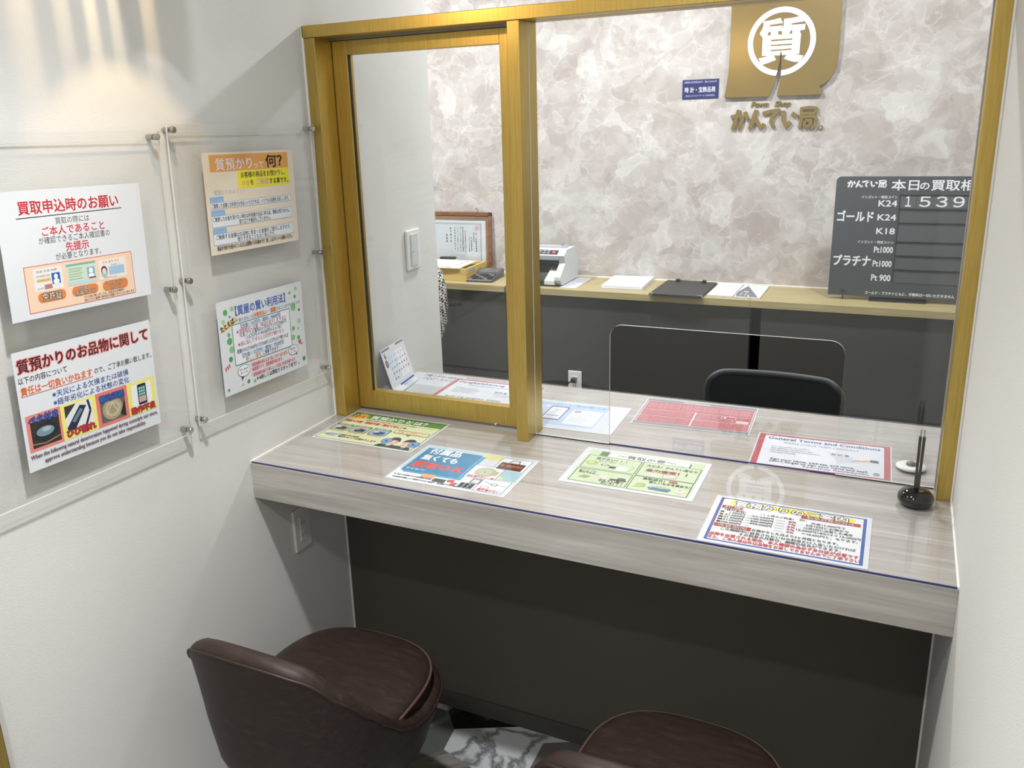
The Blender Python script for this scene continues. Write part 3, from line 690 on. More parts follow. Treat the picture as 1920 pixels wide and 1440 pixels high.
s = Sheet(345, 240, mat('cream_mount', '#DDD9CE', 0.6), 0.0008)
s.rect(0, 0, 345, 240, '#EFF1F3'); s.rect(14, 22, 322, 232, '#C6C9CC'); s.rr(24, 32, 312, 222, 8, '#E3E6EC'); s.rect(284, 38, 306, 60, '#E3B9BC')
r_ = random.Random(5)
for x, t0, L, sz, txt in ((290, 72, 100, 9, '金一般事質屋業界'), (276, 72, 50, 9, '特定古物商許可'), (262, 95, 70, 5, '第一種質屋営業者証'), (250, 90, 80, 5, '平成十三年法律第'), (228, 60, 120, 5, '貴社は質屋営業法の規定により'), (214, 42, 130, 6, '右の者は宝石貴金属鑑定の研修を'), (200, 42, 130, 5, '修了し所定の試験に合格した'), (184, 42, 130, 6, 'ことをここに証明いたします'), (168, 42, 120, 6, '全国質屋組合連合会'), (144, 42, 84, 9, '於令和元年'), (120, 80, 46, 9, '理事長')):
    n_ = len(txt)
    for i, ch in enumerate(txt): s.text(ch, x, t0 + L*(i+0.8)/n_, min(sz + 1.5, L/n_), '#3A3D44', None, 'c', 0.02)
MM = Matrix.Translation((-0.1745, -0.0155, 0.272)) @ MX; s.place(MM); s.mb.build('certificate', fc)
b = MB(); b.box(-0.174, 0.174, -0.0185, -0.0180, 0.031, 0.27, GLASS); b.build('glass', fc)
b = MB(); b.tube([(0.125, -0.030, h_-0.016), (0.128, -0.031, h_+0.006), (0.122, -0.024, h_+0.02), (0.130, -0.018, h_+0.012), (0.133, -0.031, h_-0.02)], 0.0022, CHROME, 8); b.build('hook', fc)
# wooden trays with paper
TWD = mat('yellow_tray_wood', '#CDB06A', 0.5)
t = thing('wooden_letter_tray', 'stack of two pale yellow wooden trays on the shelf left of the calculator', 'letter tray', (-0.70, 2.0, SZ))
for k in range(2):
    b = MB(); z0 = k * 0.031; x0, x1, y0, y1 = -0.16, 0.16, -0.12, 0.105
    b.box(x0, x1, y0, y1, z0 + 0.0005, z0 + 0.006, TWD)
    for q in ((x0, x1, y0, y0+0.01), (x0, x1, y1-0.01, y1), (x0, x0+0.01, y0+0.01, y1-0.01), (x1-0.01, x1, y0+0.01, y1-0.01)): b.box(*q, z0 + 0.006, z0 + 0.0305, TWD)
    p = b.build('tray', t, bevel=0.001)
    if k: c = MB(); c.box(0.1601, 0.1612, -0.095, -0.03, 0.038, 0.055, mat('grey_label', '#9AA0A8', 0.4)); c.build('label_holder', p)
b = MB(); b.box(-0.15, 0.12, -0.135, 0.08, 0.0625, 0.066, mat('cream_paper', '#EDE4C4', 0.6), Matrix.Rotation(0.05, 4, 'Z')); one(b, 'document_folder', 'cream folder lying on the yellow wooden trays, under white sheets', 'folder', (0, 0, 0)).location = (-0.70, 2.0, SZ)
b = MB(); b.box(-0.13, 0.085, -0.125, 0.055, 0.0664, 0.0715, PAPER, Matrix.Rotation(-0.06, 4, 'Z')); one(b, 'paper_stack', 'white sheets on top of the cream folder on the wooden trays', 'paper', (0, 0, 0)).location = (-0.70, 2.0, SZ)
b = MB(); b.box(-0.075, 0.01, 0.06, 0.088, 0.0725, 0.084, BLACK, Matrix.Rotation(0.1, 4, 'Z')); one(b, 'stapler', 'dark stapler shape behind the white sheets on the trays', 'stapler', (0, 0, 0), bevel=0.003).location = (-0.70, 2.0, SZ - 0.0008)
# calculator
ca = thing('calculator', 'dark grey desk calculator on the shelf right of the wooden trays', 'calculator', (-0.478, 1.965, SZ), 0.09)
ca_b = mat('calculator_grey', '#4C4C50', 0.4)
def ca_z(y): return 0.012 + (y + 0.09) * 0.10 if y < 0.02 else 0.023 + (y - 0.02) * 0.24
b = MB(); pr = [(-0.092, 0), (-0.092, 0.010), (0.02, 0.022), (0.088, 0.040), (0.092, 0.036), (0.092, 0)]
b.prism(pr, 0.132, ca_b, Matrix.Translation((-0.066, 0, 0)) @ Matrix(((0, 0, 1, 0), (1, 0, 0, 0), (0, 1, 0, 0), (0, 0, 0, 1)))); b.build('body', ca, bevel=0.003)
b = MB(); T1 = Matrix.Translation((0, 0.055, 0.0318)) @ Matrix.Rotation(math.atan2(18, 68), 4, 'X'); b.box(-0.056, 0.056, -0.022, 0.022, 0, 0.0012, mat('lcd_grey', '#62665F', 0.2), T1); b.build('display', ca)
T2 = Matrix.Translation((0, -0.036, 0.0163)) @ Matrix.Rotation(math.atan2(12, 112), 4, 'X')
b = MB()
b.box(-0.063, 0.063, -0.0535, -0.0505, -0.0006, 0.0016, mat('silver_trim', '#B9BBBF', 0.3), T2); b.build('silver_edge', ca)
for i in range(6):
    for j in range(5):
        b = MB(); b.box(-0.058 + i*0.0197, -0.0425 + i*0.0197, -0.046 + j*0.0188, -0.033 + j*0.0188, 0, 0.004, mat('key_dark', '#2B2B2E', 0.4) if (i + j) % 4 else mat('key_grey', '#77777B', 0.4), T2); b.build('key', ca)
# money counter
mc = thing('money_counter', 'white banknote counting machine on the shelf beside the gold post', 'money counter', (-0.17, 1.99, SZ))
MCW = mat('money_counter_white', '#C6CBCC', 0.4); MCG = mat('money_counter_grey', '#8F979A', 0.4)
mo = (-0.17, 1.99, SZ); XZ = Matrix(((0, 0, 1, 0), (1, 0, 0, 0), (0, 1, 0, 0), (0, 0, 0, 1)))    # prism profile (y,z) extruded along +x
side = [(1.890, 0.843), (1.866, 0.868), (1.866, 0.885), (1.934, 0.938), (1.918, 0.976), (1.958, 0.999), (2.07, 0.999), (2.112, 0.94), (2.112, 0.843)]
for x0 in (-0.075, -0.295): b = MB(); b.prism(side, 0.030, MCW, Matrix.Translation((x0, 0, 0)) @ XZ); b.build('side_panel', mc, mo, bevel=0.0015)
b = MB(); b.prism([(1.917, 0.960), (1.917, 0.976), (1.958, 0.999), (2.07, 0.999), (2.112, 0.94), (2.112, 0.843), (1.975, 0.843), (1.975, 0.955)], 0.190, MCW, Matrix.Translation((-0.265, 0, 0)) @ XZ); b.build('main_body', mc, mo)
b = MB(); b.box(-0.2648, -0.0752, 1.9162, 1.9172, 0.955, 0.9745, MCG); b.box(-0.2648, -0.0752, 1.930, 1.975, 0.9545, 0.9595, MCG); b.build('grey_lip', mc, mo)
b = MB(); b.box(-0.2649, -0.0751, 1.968, 1.9748, 0.885, 0.9545, BLACK); b.tube([(-0.264, 1.955, 0.935), (-0.076, 1.955, 0.935)], 0.007, BLACK, 12)
for xx in (-0.22, -0.18, -0.14, -0.11): b.box(xx, xx + 0.012, 1.940, 1.966, 0.91, 0.93, mat('roller_dark', '#232626', 0.3))
b.build('feed_rollers', mc, mo)
b = MB(); b.prism([(1.868, 0.846), (1.868, 0.866), (1.93, 0.895), (1.9745, 0.92), (1.9745, 0.846)], 0.05, MCW, Matrix.Translation((-0.126, 0, 0)) @ XZ); b.build('banknote_guide', mc, mo, bevel=0.002)
b = MB(); b.prism([(1.868, 0.846), (1.868, 0.866), (1.93, 0.895), (1.9745, 0.92), (1.9745, 0.846)], 0.05, MCW, Matrix.Translation((-0.264, 0, 0)) @ XZ); b.build('banknote_guide', mc, mo, bevel=0.002)
b = MB(); b.box(-0.29, -0.05, 1.873, 2.10, 0.8385, 0.8432, BLACK); b.build('base_plate', mc, mo)
Tm = Matrix.Translation((-0.17, 1.9375, 0.9877)) @ Matrix.Rotation(math.atan2(23, 40), 4, 'X')
b = MB(); b.box(-0.088, 0.088, -0.0155, 0.0155, 0.0, 0.0012, mat('control_panel_dark', '#2F2426', 0.35), Tm); b.build('control_panel', mc, mo)
for i in range(3):
    for j in range(2): b = MB(); b.box(-0.008 + i*0.021, 0.006 + i*0.021, -0.011 + j*0.013, -0.003 + j*0.013, 0.0012, 0.0026, mat('grey_button', '#8B8D90', 0.4), Tm); b.build('button', mc, mo)
b = MB(); b.box(0.060, 0.076, -0.008, 0.006, 0.0012, 0.0028, mat('red_button', '#C9575E', 0.4), Tm); b.build('button', mc, mo)
b = MB(); b.box(-0.06, -0.012, -0.007, 0.007, 0.0012, 0.0022, mat('red_display', '#D78C93', 0.3), Tm); b.build('red_display', mc, mo)
b = MB(); b.box(-0.27, -0.07, 2.0, 2.05, 0.9992, 1.006, mat('hopper_grey', '#A9B0B3', 0.35)); b.prism([(-0.098, 1.0062), (-0.086, 1.0062), (-0.088, 1.024), (-0.094, 1.024)], 0.01, MCG, Matrix.Translation((0, 2.03, 0)) @ MX); b.build('hopper', mc, mo)
s = Sheet(80, 250); s.rect(6, 10, 74, 120, '#C9CCD3'); s.rect(6, 130, 74, 236, '#D5D7DC')
sheet_obj(s, 'document_sheet', 'printed sheet sticking out from under the money counter', 'paper', Matrix.Translation((-0.058, 2.115, SZ + 0.0001)) @ Matrix.Rotation(0.03, 4, 'Z'))
# paper stack, clipboard, binder
b = MB()
rr_ = random.Random(2)
for k in range(9): d = rr_.uniform(-0.0006, 0.0006); b.box(-0.095 + d, 0.095 + d, -0.1255 + d, 0.1255 - d, k*0.0017 + 0.0001, (k+1)*0.0017, mat('bluish_paper', '#E6EBF6', 0.5))
o = one(b, 'paper_stack', 'thick stack of white paper on the shelf between money counter and clipboard', 'paper', (0, 0, 0)); o.location = (0.233, 2.021, SZ); o.rotation_euler = (0, 0, 0.05)
cb = thing('clipboard', 'black clipboard lying on the shelf with its clip towards the wall', 'clipboard', (0.507, 1.957, SZ), -0.015)
b = MB(); b.box(-0.114, 0.114, -0.157, 0.157, 0.0005, 0.011, mat('black_leatherette', '#2B2B2C', 0.45)); b.build('board', cb, bevel=0.002)
b = MB(); b.tube([(-0.058, 0.137, 0.017), (0.0, 0.137, 0.018), (0.058, 0.137, 0.017)], 0.0025, CHROME, 10); b.build('clip_bar', cb)
for sx in (-1, 1): b = MB(); b.box(sx*0.06 - 0.009, sx*0.06 + 0.009, 0.126, 0.147, 0.0112, 0.022, BLACK); b.build('clip_block', cb, bevel=0.003)
for sx in (-1, 1): b = MB(); b.box(sx*0.106 - 0.009, sx*0.106 + 0.009, -0.1582, -0.140, 0.0002, 0.0120, CHROME); b.build('corner_guard', cb, bevel=0.001)
bd = thing('open_binder', 'open white leaflet binder on the shelf with a grey triangle on its right page', 'binder', (0.74, 1.992, SZ), -0.01)
s = Sheet(108, 262, PAPER, 0.006)
s.rect(8, 30, 98, 120, '#DADCEA'); s.rect(12, 140, 60, 230, '#E0E2EE'); s.rect(84, 60, 94, 230, '#D2D5E4')
s.place(Matrix.Translation((-0.110, 0.131, 0.0004))); s.mb.build('left_page', bd)
s = Sheet(108, 262, PAPER, 0.004)
s.poly([(2, 255), (100, 255), (22, 22), (2, 150)], '#7C7A80'); s.rect(24, 140, 44, 152, '#F4F4F4'); s.line([(22, 225), (22, 170)], 2.4, '#F4F4F4'); s.line([(40, 225), (40, 170)], 2.4, '#F4F4F4'); s.rect(70, 60, 96, 66, '#C9CCD6'); s.box(62, 70, 82, 150, 1.4, '#B9BDCB')
s.place(Matrix.Translation((0.001, 0.131, 0.0004))); s.mb.build('right_page', bd)
for x, y in ((-0.098, -0.130), (-0.045, -0.131), (0.006, -0.128), (0.058, -0.129)):
    b = MB(); b.tube([(x, y + 0.012, 0.0065), (x + 0.003, y + 0.004, 0.013), (x + 0.006, y - 0.004, 0.008), (x + 0.006, y - 0.006, 0.003)], 0.002, WHITEP, 8); b.build('ring', bd)
# cords and rear outlet
b = MB(); b.tube([(-0.30, 1.90, SZ + 0.003), (-0.303, 1.84, SZ + 0.004), (-0.306, 1.818, SZ - 0.002), (-0.307, 1.815, SZ - 0.03), (-0.304, 1.818, SZ - 0.12), (-0.300, 1.825, SZ - 0.30), (-0.297, 1.835, 0.30), (-0.29, 1.837, 0.02)], 0.003, BLACK, 8)
one(b, 'power_cord', 'thin black cord hanging over the shelf edge behind the gold post', 'cord', (-0.3, 1.83, 0.3))
t = thing('wall_outlet', 'white double socket low on the grey cabinet front with a black plug in it', 'outlet', (0.034, 1.842, 0.388))
b = MB(); b.box(-0.033, 0.033, -0.007, 0, -0.059, 0.059, WHITEP); b.build('cover_plate', t, bevel=0.002)
b = MB(); b.box(-0.012, 0.012, -0.009, -0.0068, -0.034, 0.034, WHITEP)
for xx in (-0.006, 0.006): b.box(xx - 0.001, xx + 0.001, -0.0094, -0.0088, -0.021, -0.011, BLACK)
b.build('socket_insert', t)
b = MB(); b.box(-0.011, 0.012, -0.035, -0.0095, 0.010, 0.029, BLACK); b.tube([(-0.005, -0.034, 0.018), (-0.016, -0.040, 0.012), (-0.035, -0.035, -0.010), (-0.05, -0.02, -0.05), (-0.055, -0.012, -0.12), (-0.056, -0.008, -0.36)], 0.0035, BLACK, 8)
one(b, 'plug_with_cord', 'black power plug in the white socket low on the grey cabinet front', 'plug', (0, 0, 0), bevel=0.002).location = (0.034, 1.842, 0.388)
# office chair behind the counter
oc = thing('office_chair', 'black mesh office chair with rounded backrest behind the staff side of the counter', 'office chair', (1.062, 0.485, 0), PI)
MESHB = m_mesh_fabric('black_mesh', '#2A2D30', '#35383B', 420)
b = MB(); rows = []
for zi in range(15):
    z = 0.50 + 0.365*zi/14; r1 = []
    for xi in range(25):
        u = -1 + 2*xi/24; hw = 0.185
        k = 1 - 0.06*u**2
        r1.append((u*hw, -0.20 - 0.035*(1 - u*u) - 0.02*math.sin(PI*zi/14), z))
    rows.append(r1)
def rsq(x, z): # squeeze to rounded rectangle
    cx, cz, hw, hh, r = 0, 0.6825, 0.190, 0.1825, 0.055
    dx, dz = x - cx, z - cz; ax, az = abs(dx), abs(dz)
    if ax > hw - r and az > hh - r:
        ex, ez = ax - (hw - r), az - (hh - r); L = max(ex, ez) / max(math.hypot(ex, ez), 1e-9); ex *= L; ez *= L
        return cx + math.copysign(hw - r + ex, dx), cz + math.copysign(hh - r + ez, dz)
    return x, z
rows = [[(*(lambda q: (q[0], p[1], q[1]))(rsq(p[0]*1.025, p[2])),) for p in r] for r in rows]
b.grid(rows, MESHB, closed=False); b.grid([[(x, y + 0.008, z) for x, y, z in r] for r in rows][::-1], MESHB, closed=False); b.build('backrest', oc)
edge = rows[0] + [r[-1] for r in rows[1:]] + rows[-1][::-1][1:] + [r[0] for r in rows[::-1][1:-1]]
b = MB(); b.tube([(x, y + 0.004, z) for x, y, z in edge], 0.010, mat('office_chair_frame', '#3A3D41', 0.5), 10, closed=True); b.build('backrest_frame', oc)
b = MB(); b.tube([(0, -0.245, 0.60), (0, -0.265, 0.45), (0, -0.20, 0.40), (0, -0.05, 0.40)], 0.018, BLACK, 10); b.build('back_bracket', oc)
b = MB(); N = 48; cp = [sup(0.23, 0.22, 3.2, k, N, 0.03) for k in range(N)]
rows = [[(x*q, (y-0.03)*q + 0.03, z) for x, y in cp] for q, z in ((0.9, 0.415), (1.0, 0.43), (1.0, 0.455), (0.94, 0.47), (0.6, 0.477), (0.2, 0.478))]
b.grid(rows, BLACK); b.add(rows[-1], [tuple(range(N))], BLACK); b.add(rows[0], [tuple(reversed(range(N)))], BLACK); b.build('seat', oc)
b = MB(); b.lathe([(0.03, 0.09), (0.03, 0.414)], BLACK, 16); b.build('gas_stem', oc)
for k in range(5):
    a = 2*PI*k/5 + 0.3; b = MB(); b.tube([(0, 0, 0.10), (0.29*math.cos(a), 0.29*math.sin(a), 0.065)], [0.028, 0.015], BLACK, 10)
    b.lathe([(0.02, -0.012), (0.026, -0.008), (0.026, 0.008), (0.02, 0.012)], BLACK, 16, Matrix.Translation((0.29*math.cos(a), 0.29*math.sin(a), 0.0265)) @ Matrix.Rotation(a, 4, 'Z') @ Matrix.Rotation(PI/2, 4, 'X')); b.build('base_leg', oc)
# patterned chair at the left
pc = thing('patterned_chair', 'chair with black and white patterned backrest, mostly hidden behind the left wall', 'chair', (-0.745, 1.55, 0))
PAT = m_mesh_fabric('black_white_weave', '#1E1E20', '#CFCBC2', 95)
b = MB(); N = 40; rows = []
for z, q in ((0.56, 0.55), (0.60, 0.82), (0.68, 0.96), (0.76, 1.0), (0.84, 0.97), (0.92, 0.88), (0.97, 0.66), (0.99, 0.3)):
    rows.append([(x*q, y*q + 0.14, z) for x, y in [sup(0.195, 0.05, 2.4, k, N) for k in range(N)]])
b.grid(rows, PAT); b.add(rows[-1], [tuple(range(N))], PAT); b.add(rows[0], [tuple(reversed(range(N)))], PAT); b.build('backrest', pc)
b = MB(); b.tube([(0, 0.15, 0.62), (0, 0.17, 0.50), (0, 0.08, 0.415)], 0.016, BLACK, 10); b.build('back_bracket', pc)
b = MB(); cp = [sup(0.21, 0.20, 3.2, k, 48) for k in range(48)]
rows = [[(x*q, y*q - 0.06, z) for x, y in cp] for q, z in ((0.9, 0.405), (1.0, 0.42), (1.0, 0.45), (0.9, 0.465), (0.4, 0.47))]
b.grid(rows, PAT); b.add(rows[-1], [tuple(range(48))], PAT); b.add(rows[0], [tuple(reversed(range(48)))], PAT); b.build('seat', pc)
for sx in (-1, 1):
    for sy in (-1, 1): b = MB(); b.tube([(sx*0.16, sy*0.15 - 0.06, 0.41), (sx*0.19, sy*0.18 - 0.06, 0.0)], [0.014, 0.010], BLACK, 10); b.build('leg', pc)

# ================================================================== ON THE COUNTER
ps = thing('pen_stand', 'glossy black domed pen stand at the right end of the counter, its dark stem upright', 'pen stand', (1.433, -0.040, ZC + 0.0048))
GB_ = mat('glossy_black', '#0A0A0B', 0.06, coat=0.6)
b = MB(); b.lathe([(0.027, 0.0), (0.0322, 0.0045), (0.0338, 0.0113), (0.0322, 0.019), (0.026, 0.0265), (0.017, 0.0315), (0.0065, 0.0335)], GB_, 40); b.build('base', ps)
DST = mat('dark_bronze_metal', '#57504C', 0.3, metal=0.7)
b = MB(); b.prism([(-0.0052, 0.028), (0.0052, 0.028), (0.0062, 0.142), (0.0007, 0.142), (0.0004, 0.06), (-0.0004, 0.06), (-0.0007, 0.142), (-0.0062, 0.142)], 0.006, DST, Matrix.Translation((0, 0.003, 0)) @ MX); b.build('stem', ps)
b = MB()
for xx in (-0.0035, 0.0035): b.tube([(xx, 0, 0.140), (xx*0.75, 0, 0.157)], 0.0016, CHROME, 8)
b.build('tip', ps)
ws = thing('white_dish', 'small round white dish with grey hub on the staff side, behind the glass', 'dish', (1.425, 0.146, ZC + 0.0048))
b = MB(); b.lathe([(0.028, 0.0), (0.031, 0.002), (0.030, 0.005), (0.018, 0.007), (0.011, 0.007)], WHITEP, 36); b.build('dish', ws)
b = MB(); b.lathe([(0.011, 0.0068), (0.010, 0.012), (0.005, 0.0145)], mat('grey_hub', '#7B8086', 0.4), 20); b.build('hub', ws)
# desk calendar by the left wall, facing the staff room
dc = thing('desk_calendar', 'white desk calendar standing on the staff side against the left wall', 'calendar', (0.0638, 0.1977, ZC + 0.0048), 1.68689)
tl = 0.2886; cw, chh = 160, 122
s = Sheet(cw, chh, PAPER, 0.0012)
s.text('6', 14, 30, 26, '#3A3F4A', 11, 'l', 0.02); s.text('June', 4, 16, 6, '#8A93A5', 10); s.ell(17, 45, 9, 12, '#4B4A50', 24); s.ell(17, 45, 6, 9, '#8F8890', 20); s.rect(7, 66, 26, 92, '#E6E4E8')
for i in range(7): s.rect(34 + i*17, 22, 50 + i*17, 104, ['#F7E4EA', '#F4F5F8', '#EEF1F7', '#F4F5F8', '#DDE6F2', '#DFE8F4', '#D3E1EE'][6 - i])
for d in range(30): s.text(str(d + 1), 36 + ((d + 0) % 7)*17, 34 + (d // 7)*16.5, 8, '#8B4A56' if d % 7 == 0 else '#4A505C', None, 'l', 0.02)
for k in range(22):
    if 8 <= k <= 13: continue
    s.rect(6 + k*6.9, 2, 9 + k*6.9, 8, '#55585E')
Mc = Matrix(((1, 0, 0, 0), (0, math.sin(tl), -math.cos(tl), 0), (0, math.cos(tl), math.sin(tl), 0), (0, 0, 0, 1)))
TOP = Vector((0, math.sin(tl)*0.122, 0.0115 + math.cos(tl)*0.122))
s.place(Matrix.Translation(TOP) @ Mc); s.mb.build('month_page', dc)
s = Sheet(150, 26, PAPER, 0.001); s.rect(48, 3, 146, 10, '#3C4C9C'); s.text('株式会社 かんてい', 92, 17, 6, '#3A3D46', 54, 'c', 0.02); s.text('TEL 078-000-0000', 96, 23, 4, '#6A6D76', 50, 'c')
M3 = Matrix(((1, 0, 0, 0), (0, 0.62, -0.785, 0), (0, 0.785, 0.62, 0), (0, 0, 0, 1)))
s.place(Matrix.Translation((0.006, 0.0005, 0.0145)) @ M3 @ Matrix.Translation((0, 0.005, 0))); s.mb.build('front_lip', dc)
b = MB(); b.add([(0, TOP.y + 0.0005, TOP.z), (0.16, TOP.y + 0.0005, TOP.z), (0.16, TOP.y + 0.0015, TOP.z), (0, TOP.y + 0.0015, TOP.z), (0, 0.0545, 0.001), (0.16, 0.0545, 0.001), (0.16, 0.0555, 0.001), (0, 0.0555, 0.001)],
    [(3, 2, 1, 0), (4, 5, 6, 7), (0, 1, 5, 4), (2, 3, 7, 6), (1, 2, 6, 5), (3, 0, 4, 7)], PAPER); b.build('back_stand', dc)
b = MB(); b.box(0, 0.16, -0.012, 0.055, 0.0002, 0.001, PAPER); b.build('base_card', dc)

# ================================================================== PRINTED SHEETS
RED, BLU, BK = '#C8343A', '#3F5FA8', '#2C2C30'
# --- wall, further board, upper
s = Sheet(303, 216)
s.text('買取申込時のお願い', 41, 38, 24.5, '#C22F36', 208, 'l', 0.035); s.line([(35, 45.5), (255, 43.5)], 1.6, BK)
s.text('買取の際には', 109, 60, 13, BK, 71); s.text('ご本人であること', 80, 77.5, 17, '#CF3B42', 131, 'l', 0.025); s.text('が確認できるご本人確認書の', 71, 91, 13, BK, 150)
s.text('先提示', 123, 108, 17, '#CF3B42', 49, 'l', 0.03); s.text('が必要となります。', 100, 121.5, 13, BK, 97)
s.rect(35, 127, 264.5, 206, '#F3D3B8'); s.box(35, 127, 264.5, 206, 1.2, '#C65A50')
s.rect(51, 132, 108, 171, '#E9E8E6'); s.rect(86, 143, 103, 162, '#2E5FB4'); s.ell(94.5, 149.5, 4, 4.6, '#F0F0F0'); s.rr(88.5, 154, 100.5, 162, 3.5, '#F0F0F0'); s.rect(56, 150, 84, 156, '#EBC98C'); s.text('2024年(令和06年)まで有効', 57, 154.5, 3.6, '#6A5A3A', 26); s.text('氏名 日本 太郎', 58, 139, 4, BK, 40); s.text('住所 東京都千代田区', 56, 147, 3.6, '#777777', 27); s.rect(70, 161, 85, 169, '#B97C78'); s.text('第 0123456789 号', 56, 168, 3.6, '#777777', 13)
s.rect(117, 133, 180, 171, '#CFDFCB'); s.rect(117, 133, 180, 137, '#7FB3AE'); s.rect(160, 143, 177, 162, '#8FB3C8'); s.ell(168.5, 149.5, 4.2, 5, '#F0F3F5'); s.rr(162.5, 155, 174.5, 162, 3, '#F0F3F5'); s.rect(117, 164, 180, 171, '#BDD9DC'); s.rect(163, 161, 178, 164, '#B5454A')
for k in range(5): s.rect(121, 141 + 4.6*k, 150 - 3*(k % 2), 143 + 4.6*k, ['#A9C38B', '#9DBFC0'][k % 2])
s.rect(186, 134, 249, 171, '#EFE6DC'); s.ell(197.5, 157, 8, 11, '#A9C4C6'); s.ell(197.5, 153, 6.6, 7.4, '#4C4547'); s.ell(197.5, 155, 4.6, 5.4, '#F0D2BF'); s.rect(208, 148, 244, 164, '#A5C4E2'); s.text('氏名 番号 花子', 196, 141, 4.6, '#C2807A', 38); s.text('個人番号カード', 214, 147, 3.4, '#777777', 22); s.text('平成元年3月31日生', 195, 169, 3, '#777777', 30)
for x0, x1, ls in ((54, 110, ['免許証']), (123, 179, ['外国人', '在留カード']), (190, 248, ['マイナンバー', 'カード'])):
    s.rr(x0, 174, x1, 191, 8, '#E0864A')
    for i, l in enumerate(ls):
        n = len(ls); s.text(l, (x0+x1)/2, 187.5 if n == 1 else 182 + 7.4*i, 15 if n == 1 else 8.6, '#EBD8C6', (38 if n == 1 else (22 if l == 'カード' else 28 if l == '外国人' else 42)), 'c', 0.012, [(0.085, '#2E211B')])
s.text('※その他に関しましては、認証済公的機関が', 146, 197, 5, BK, 92); s.text('発行された書類で顔写真が掲載されたものに限ります', 146, 203, 5, BK, 115)
sheet_obj(s, 'poster', 'white poster with red heading and orange ID card box, upper left on the wall', 'poster', on_wall(-0.9085, 1.5455, -0.036, 0.0335), 'laminated posters on the left wall')
# --- wall, further board, lower
s = Sheet(303, 216)
s.text('質預かりのお品物に関して', 7, 36.5, 26, '#33262A', 288, 'l', 0.012, [(0.10, '#EDA9A4'), (0.05, '#B4474B')])
s.text('以下の内容について', 5, 56, 13, BK, 98, 'l', 0.015); s.text('責任は一切負いかねます', 7, 76.5, 16, '#DE6A35', 148, 'l', 0.035); s.line([(6, 79.5), (156, 79.5)], 1.1, '#C9462F')
s.text('ので、ご了承お願い致します。', 160, 75, 12.5, BK, 138, 'l', 0.012); s.text('※天災による欠損または破損', 66, 95.5, 13, '#38579F', 171, 'l', 0.015); s.text('※経年劣化による状態の変化', 66, 110.5, 13, '#38579F', 171, 'l', 0.015)
for x0, x1, c in ((7, 77, '#E48A80'), (77, 153.7, '#EFE87E'), (153.7, 228, '#E08078'), (228, 297.5, '#EFE87E')): s.rect(x0, 114.5, x1, 181.5, c)
s.rect(14, 128, 72, 176, '#3B3530'); s.poly([(16, 160), (28, 138), (52, 133), (68, 146), (66, 160), (40, 168)], '#2A2E31'); s.ell(42, 150, 18, 9, '#7D94A2'); s.ell(45, 147, 9, 4, '#A8BAC5'); s.line([(14, 168), (40, 172), (72, 166)], 2, '#9C8A6C')
s.rect(85, 119, 145, 168, '#E3E5E6'); s.poly([(85, 119), (110, 119), (85, 142)], '#3A3C40'); s.poly([(86, 160), (118, 124), (132, 128), (104, 166), (88, 168)], '#2E3440'); s.poly([(98, 150), (118, 130), (124, 134), (104, 154)], '#6F8298'); s.line([(136, 119), (140, 140), (126, 168)], 5, '#30343E')
s.rect(162, 130, 220, 175, '#6B6357'); s.ell(190, 152, 24, 21, '#A99F83'); s.ell(190, 152, 18, 15.5, '#C0B593'); s.ell(190, 152, 12, 10, '#A59A78'); s.line([(176, 160), (190, 140), (200, 158)], 1.6, '#E2DAC0'); s.poly([(206, 168), (220, 140), (220, 175)], '#2E2C2A')
s.rect(238, 121, 288, 166, '#EFEFF1'); s.rr(253, 122, 275, 164, 3, '#2C2C30'); s.rect(255, 127, 273, 159, '#3F7F78'); s.rect(255, 147, 273, 159, '#C8A9A2')
for i in range(3):
    for j in range(3): s.rect(256.5 + 5.5*i, 129 + 6*j, 260 + 5.5*i, 132.5 + 6*j, '#BFE0DC')
s.text('ベタ付き', 12, 130, 15, '#3C62AE', 59, 'l', 0.05, [(0.09, '#243B66')]); s.text('ひび割れ', 84, 176, 15, '#C03B3B', 63, 'l', 0.05, [(0.09, '#7C2630')]); s.text('電池消耗', 162, 133, 14, '#3C62AE', 58, 'l', 0.05, [(0.09, '#243B66')]); s.text('動作不良', 233, 177, 14, '#C03B3B', 60, 'l', 0.05, [(0.09, '#7C2630')])
s.text('When the following natural deterioration happened during custodyin our store,', 6, 193.5, 11, '#5B2440', 290, 'l', 0.022); s.text('approve understanding because you do not take responsibility.', 32, 206, 11, '#5B2440', 232, 'l', 0.022)
sheet_obj(s, 'poster', 'white poster with four damage photos in pink and yellow boxes, lower left on the wall', 'poster', on_wall(-0.9235, 1.2780, -0.036, 0.0230), 'laminated posters on the left wall')
# --- wall, board beside window, upper
s = Sheet(303, 216, mat('cream_sheet', '#E9DFCD', 0.55, spec=0.2))
s.rect(0, 0, 303, 216, '#E9DECB'); s.rect(20, 5, 283, 41, '#E3A55C'); s.text('質預かり', 38, 36, 28, '#F0E6E2', 117, 'l', 0.02, [(0.06, '#C98F78')]); s.text('って', 161, 37, 17, '#F2E8E4', 33, 'l', 0.02); s.text('何？', 203, 35, 30, '#2A221C', 58, 'l', 0.05)
s.rect(103, 41.5, 283, 80, '#EFE63C'); s.text('お客様の商品をお預かりし、', 115, 56, 14, BK, 155, 'l', 0.03)
s.text('お金', 116, 73, 12.5, '#D99A8C', 26, 'l', 0.02); s.text('を', 145, 73, 13, BK, 10, 'l', 0.03); s.text('ご融資', 164, 73, 14, '#DCA3B4', 44, 'l', 0.02); s.text('する事です。', 211, 74, 14, BK, 68, 'l', 0.03)
s.text('質預かりのメリット', 25, 89, 12, '#B9CBDD', 100, 'l', 0.01)
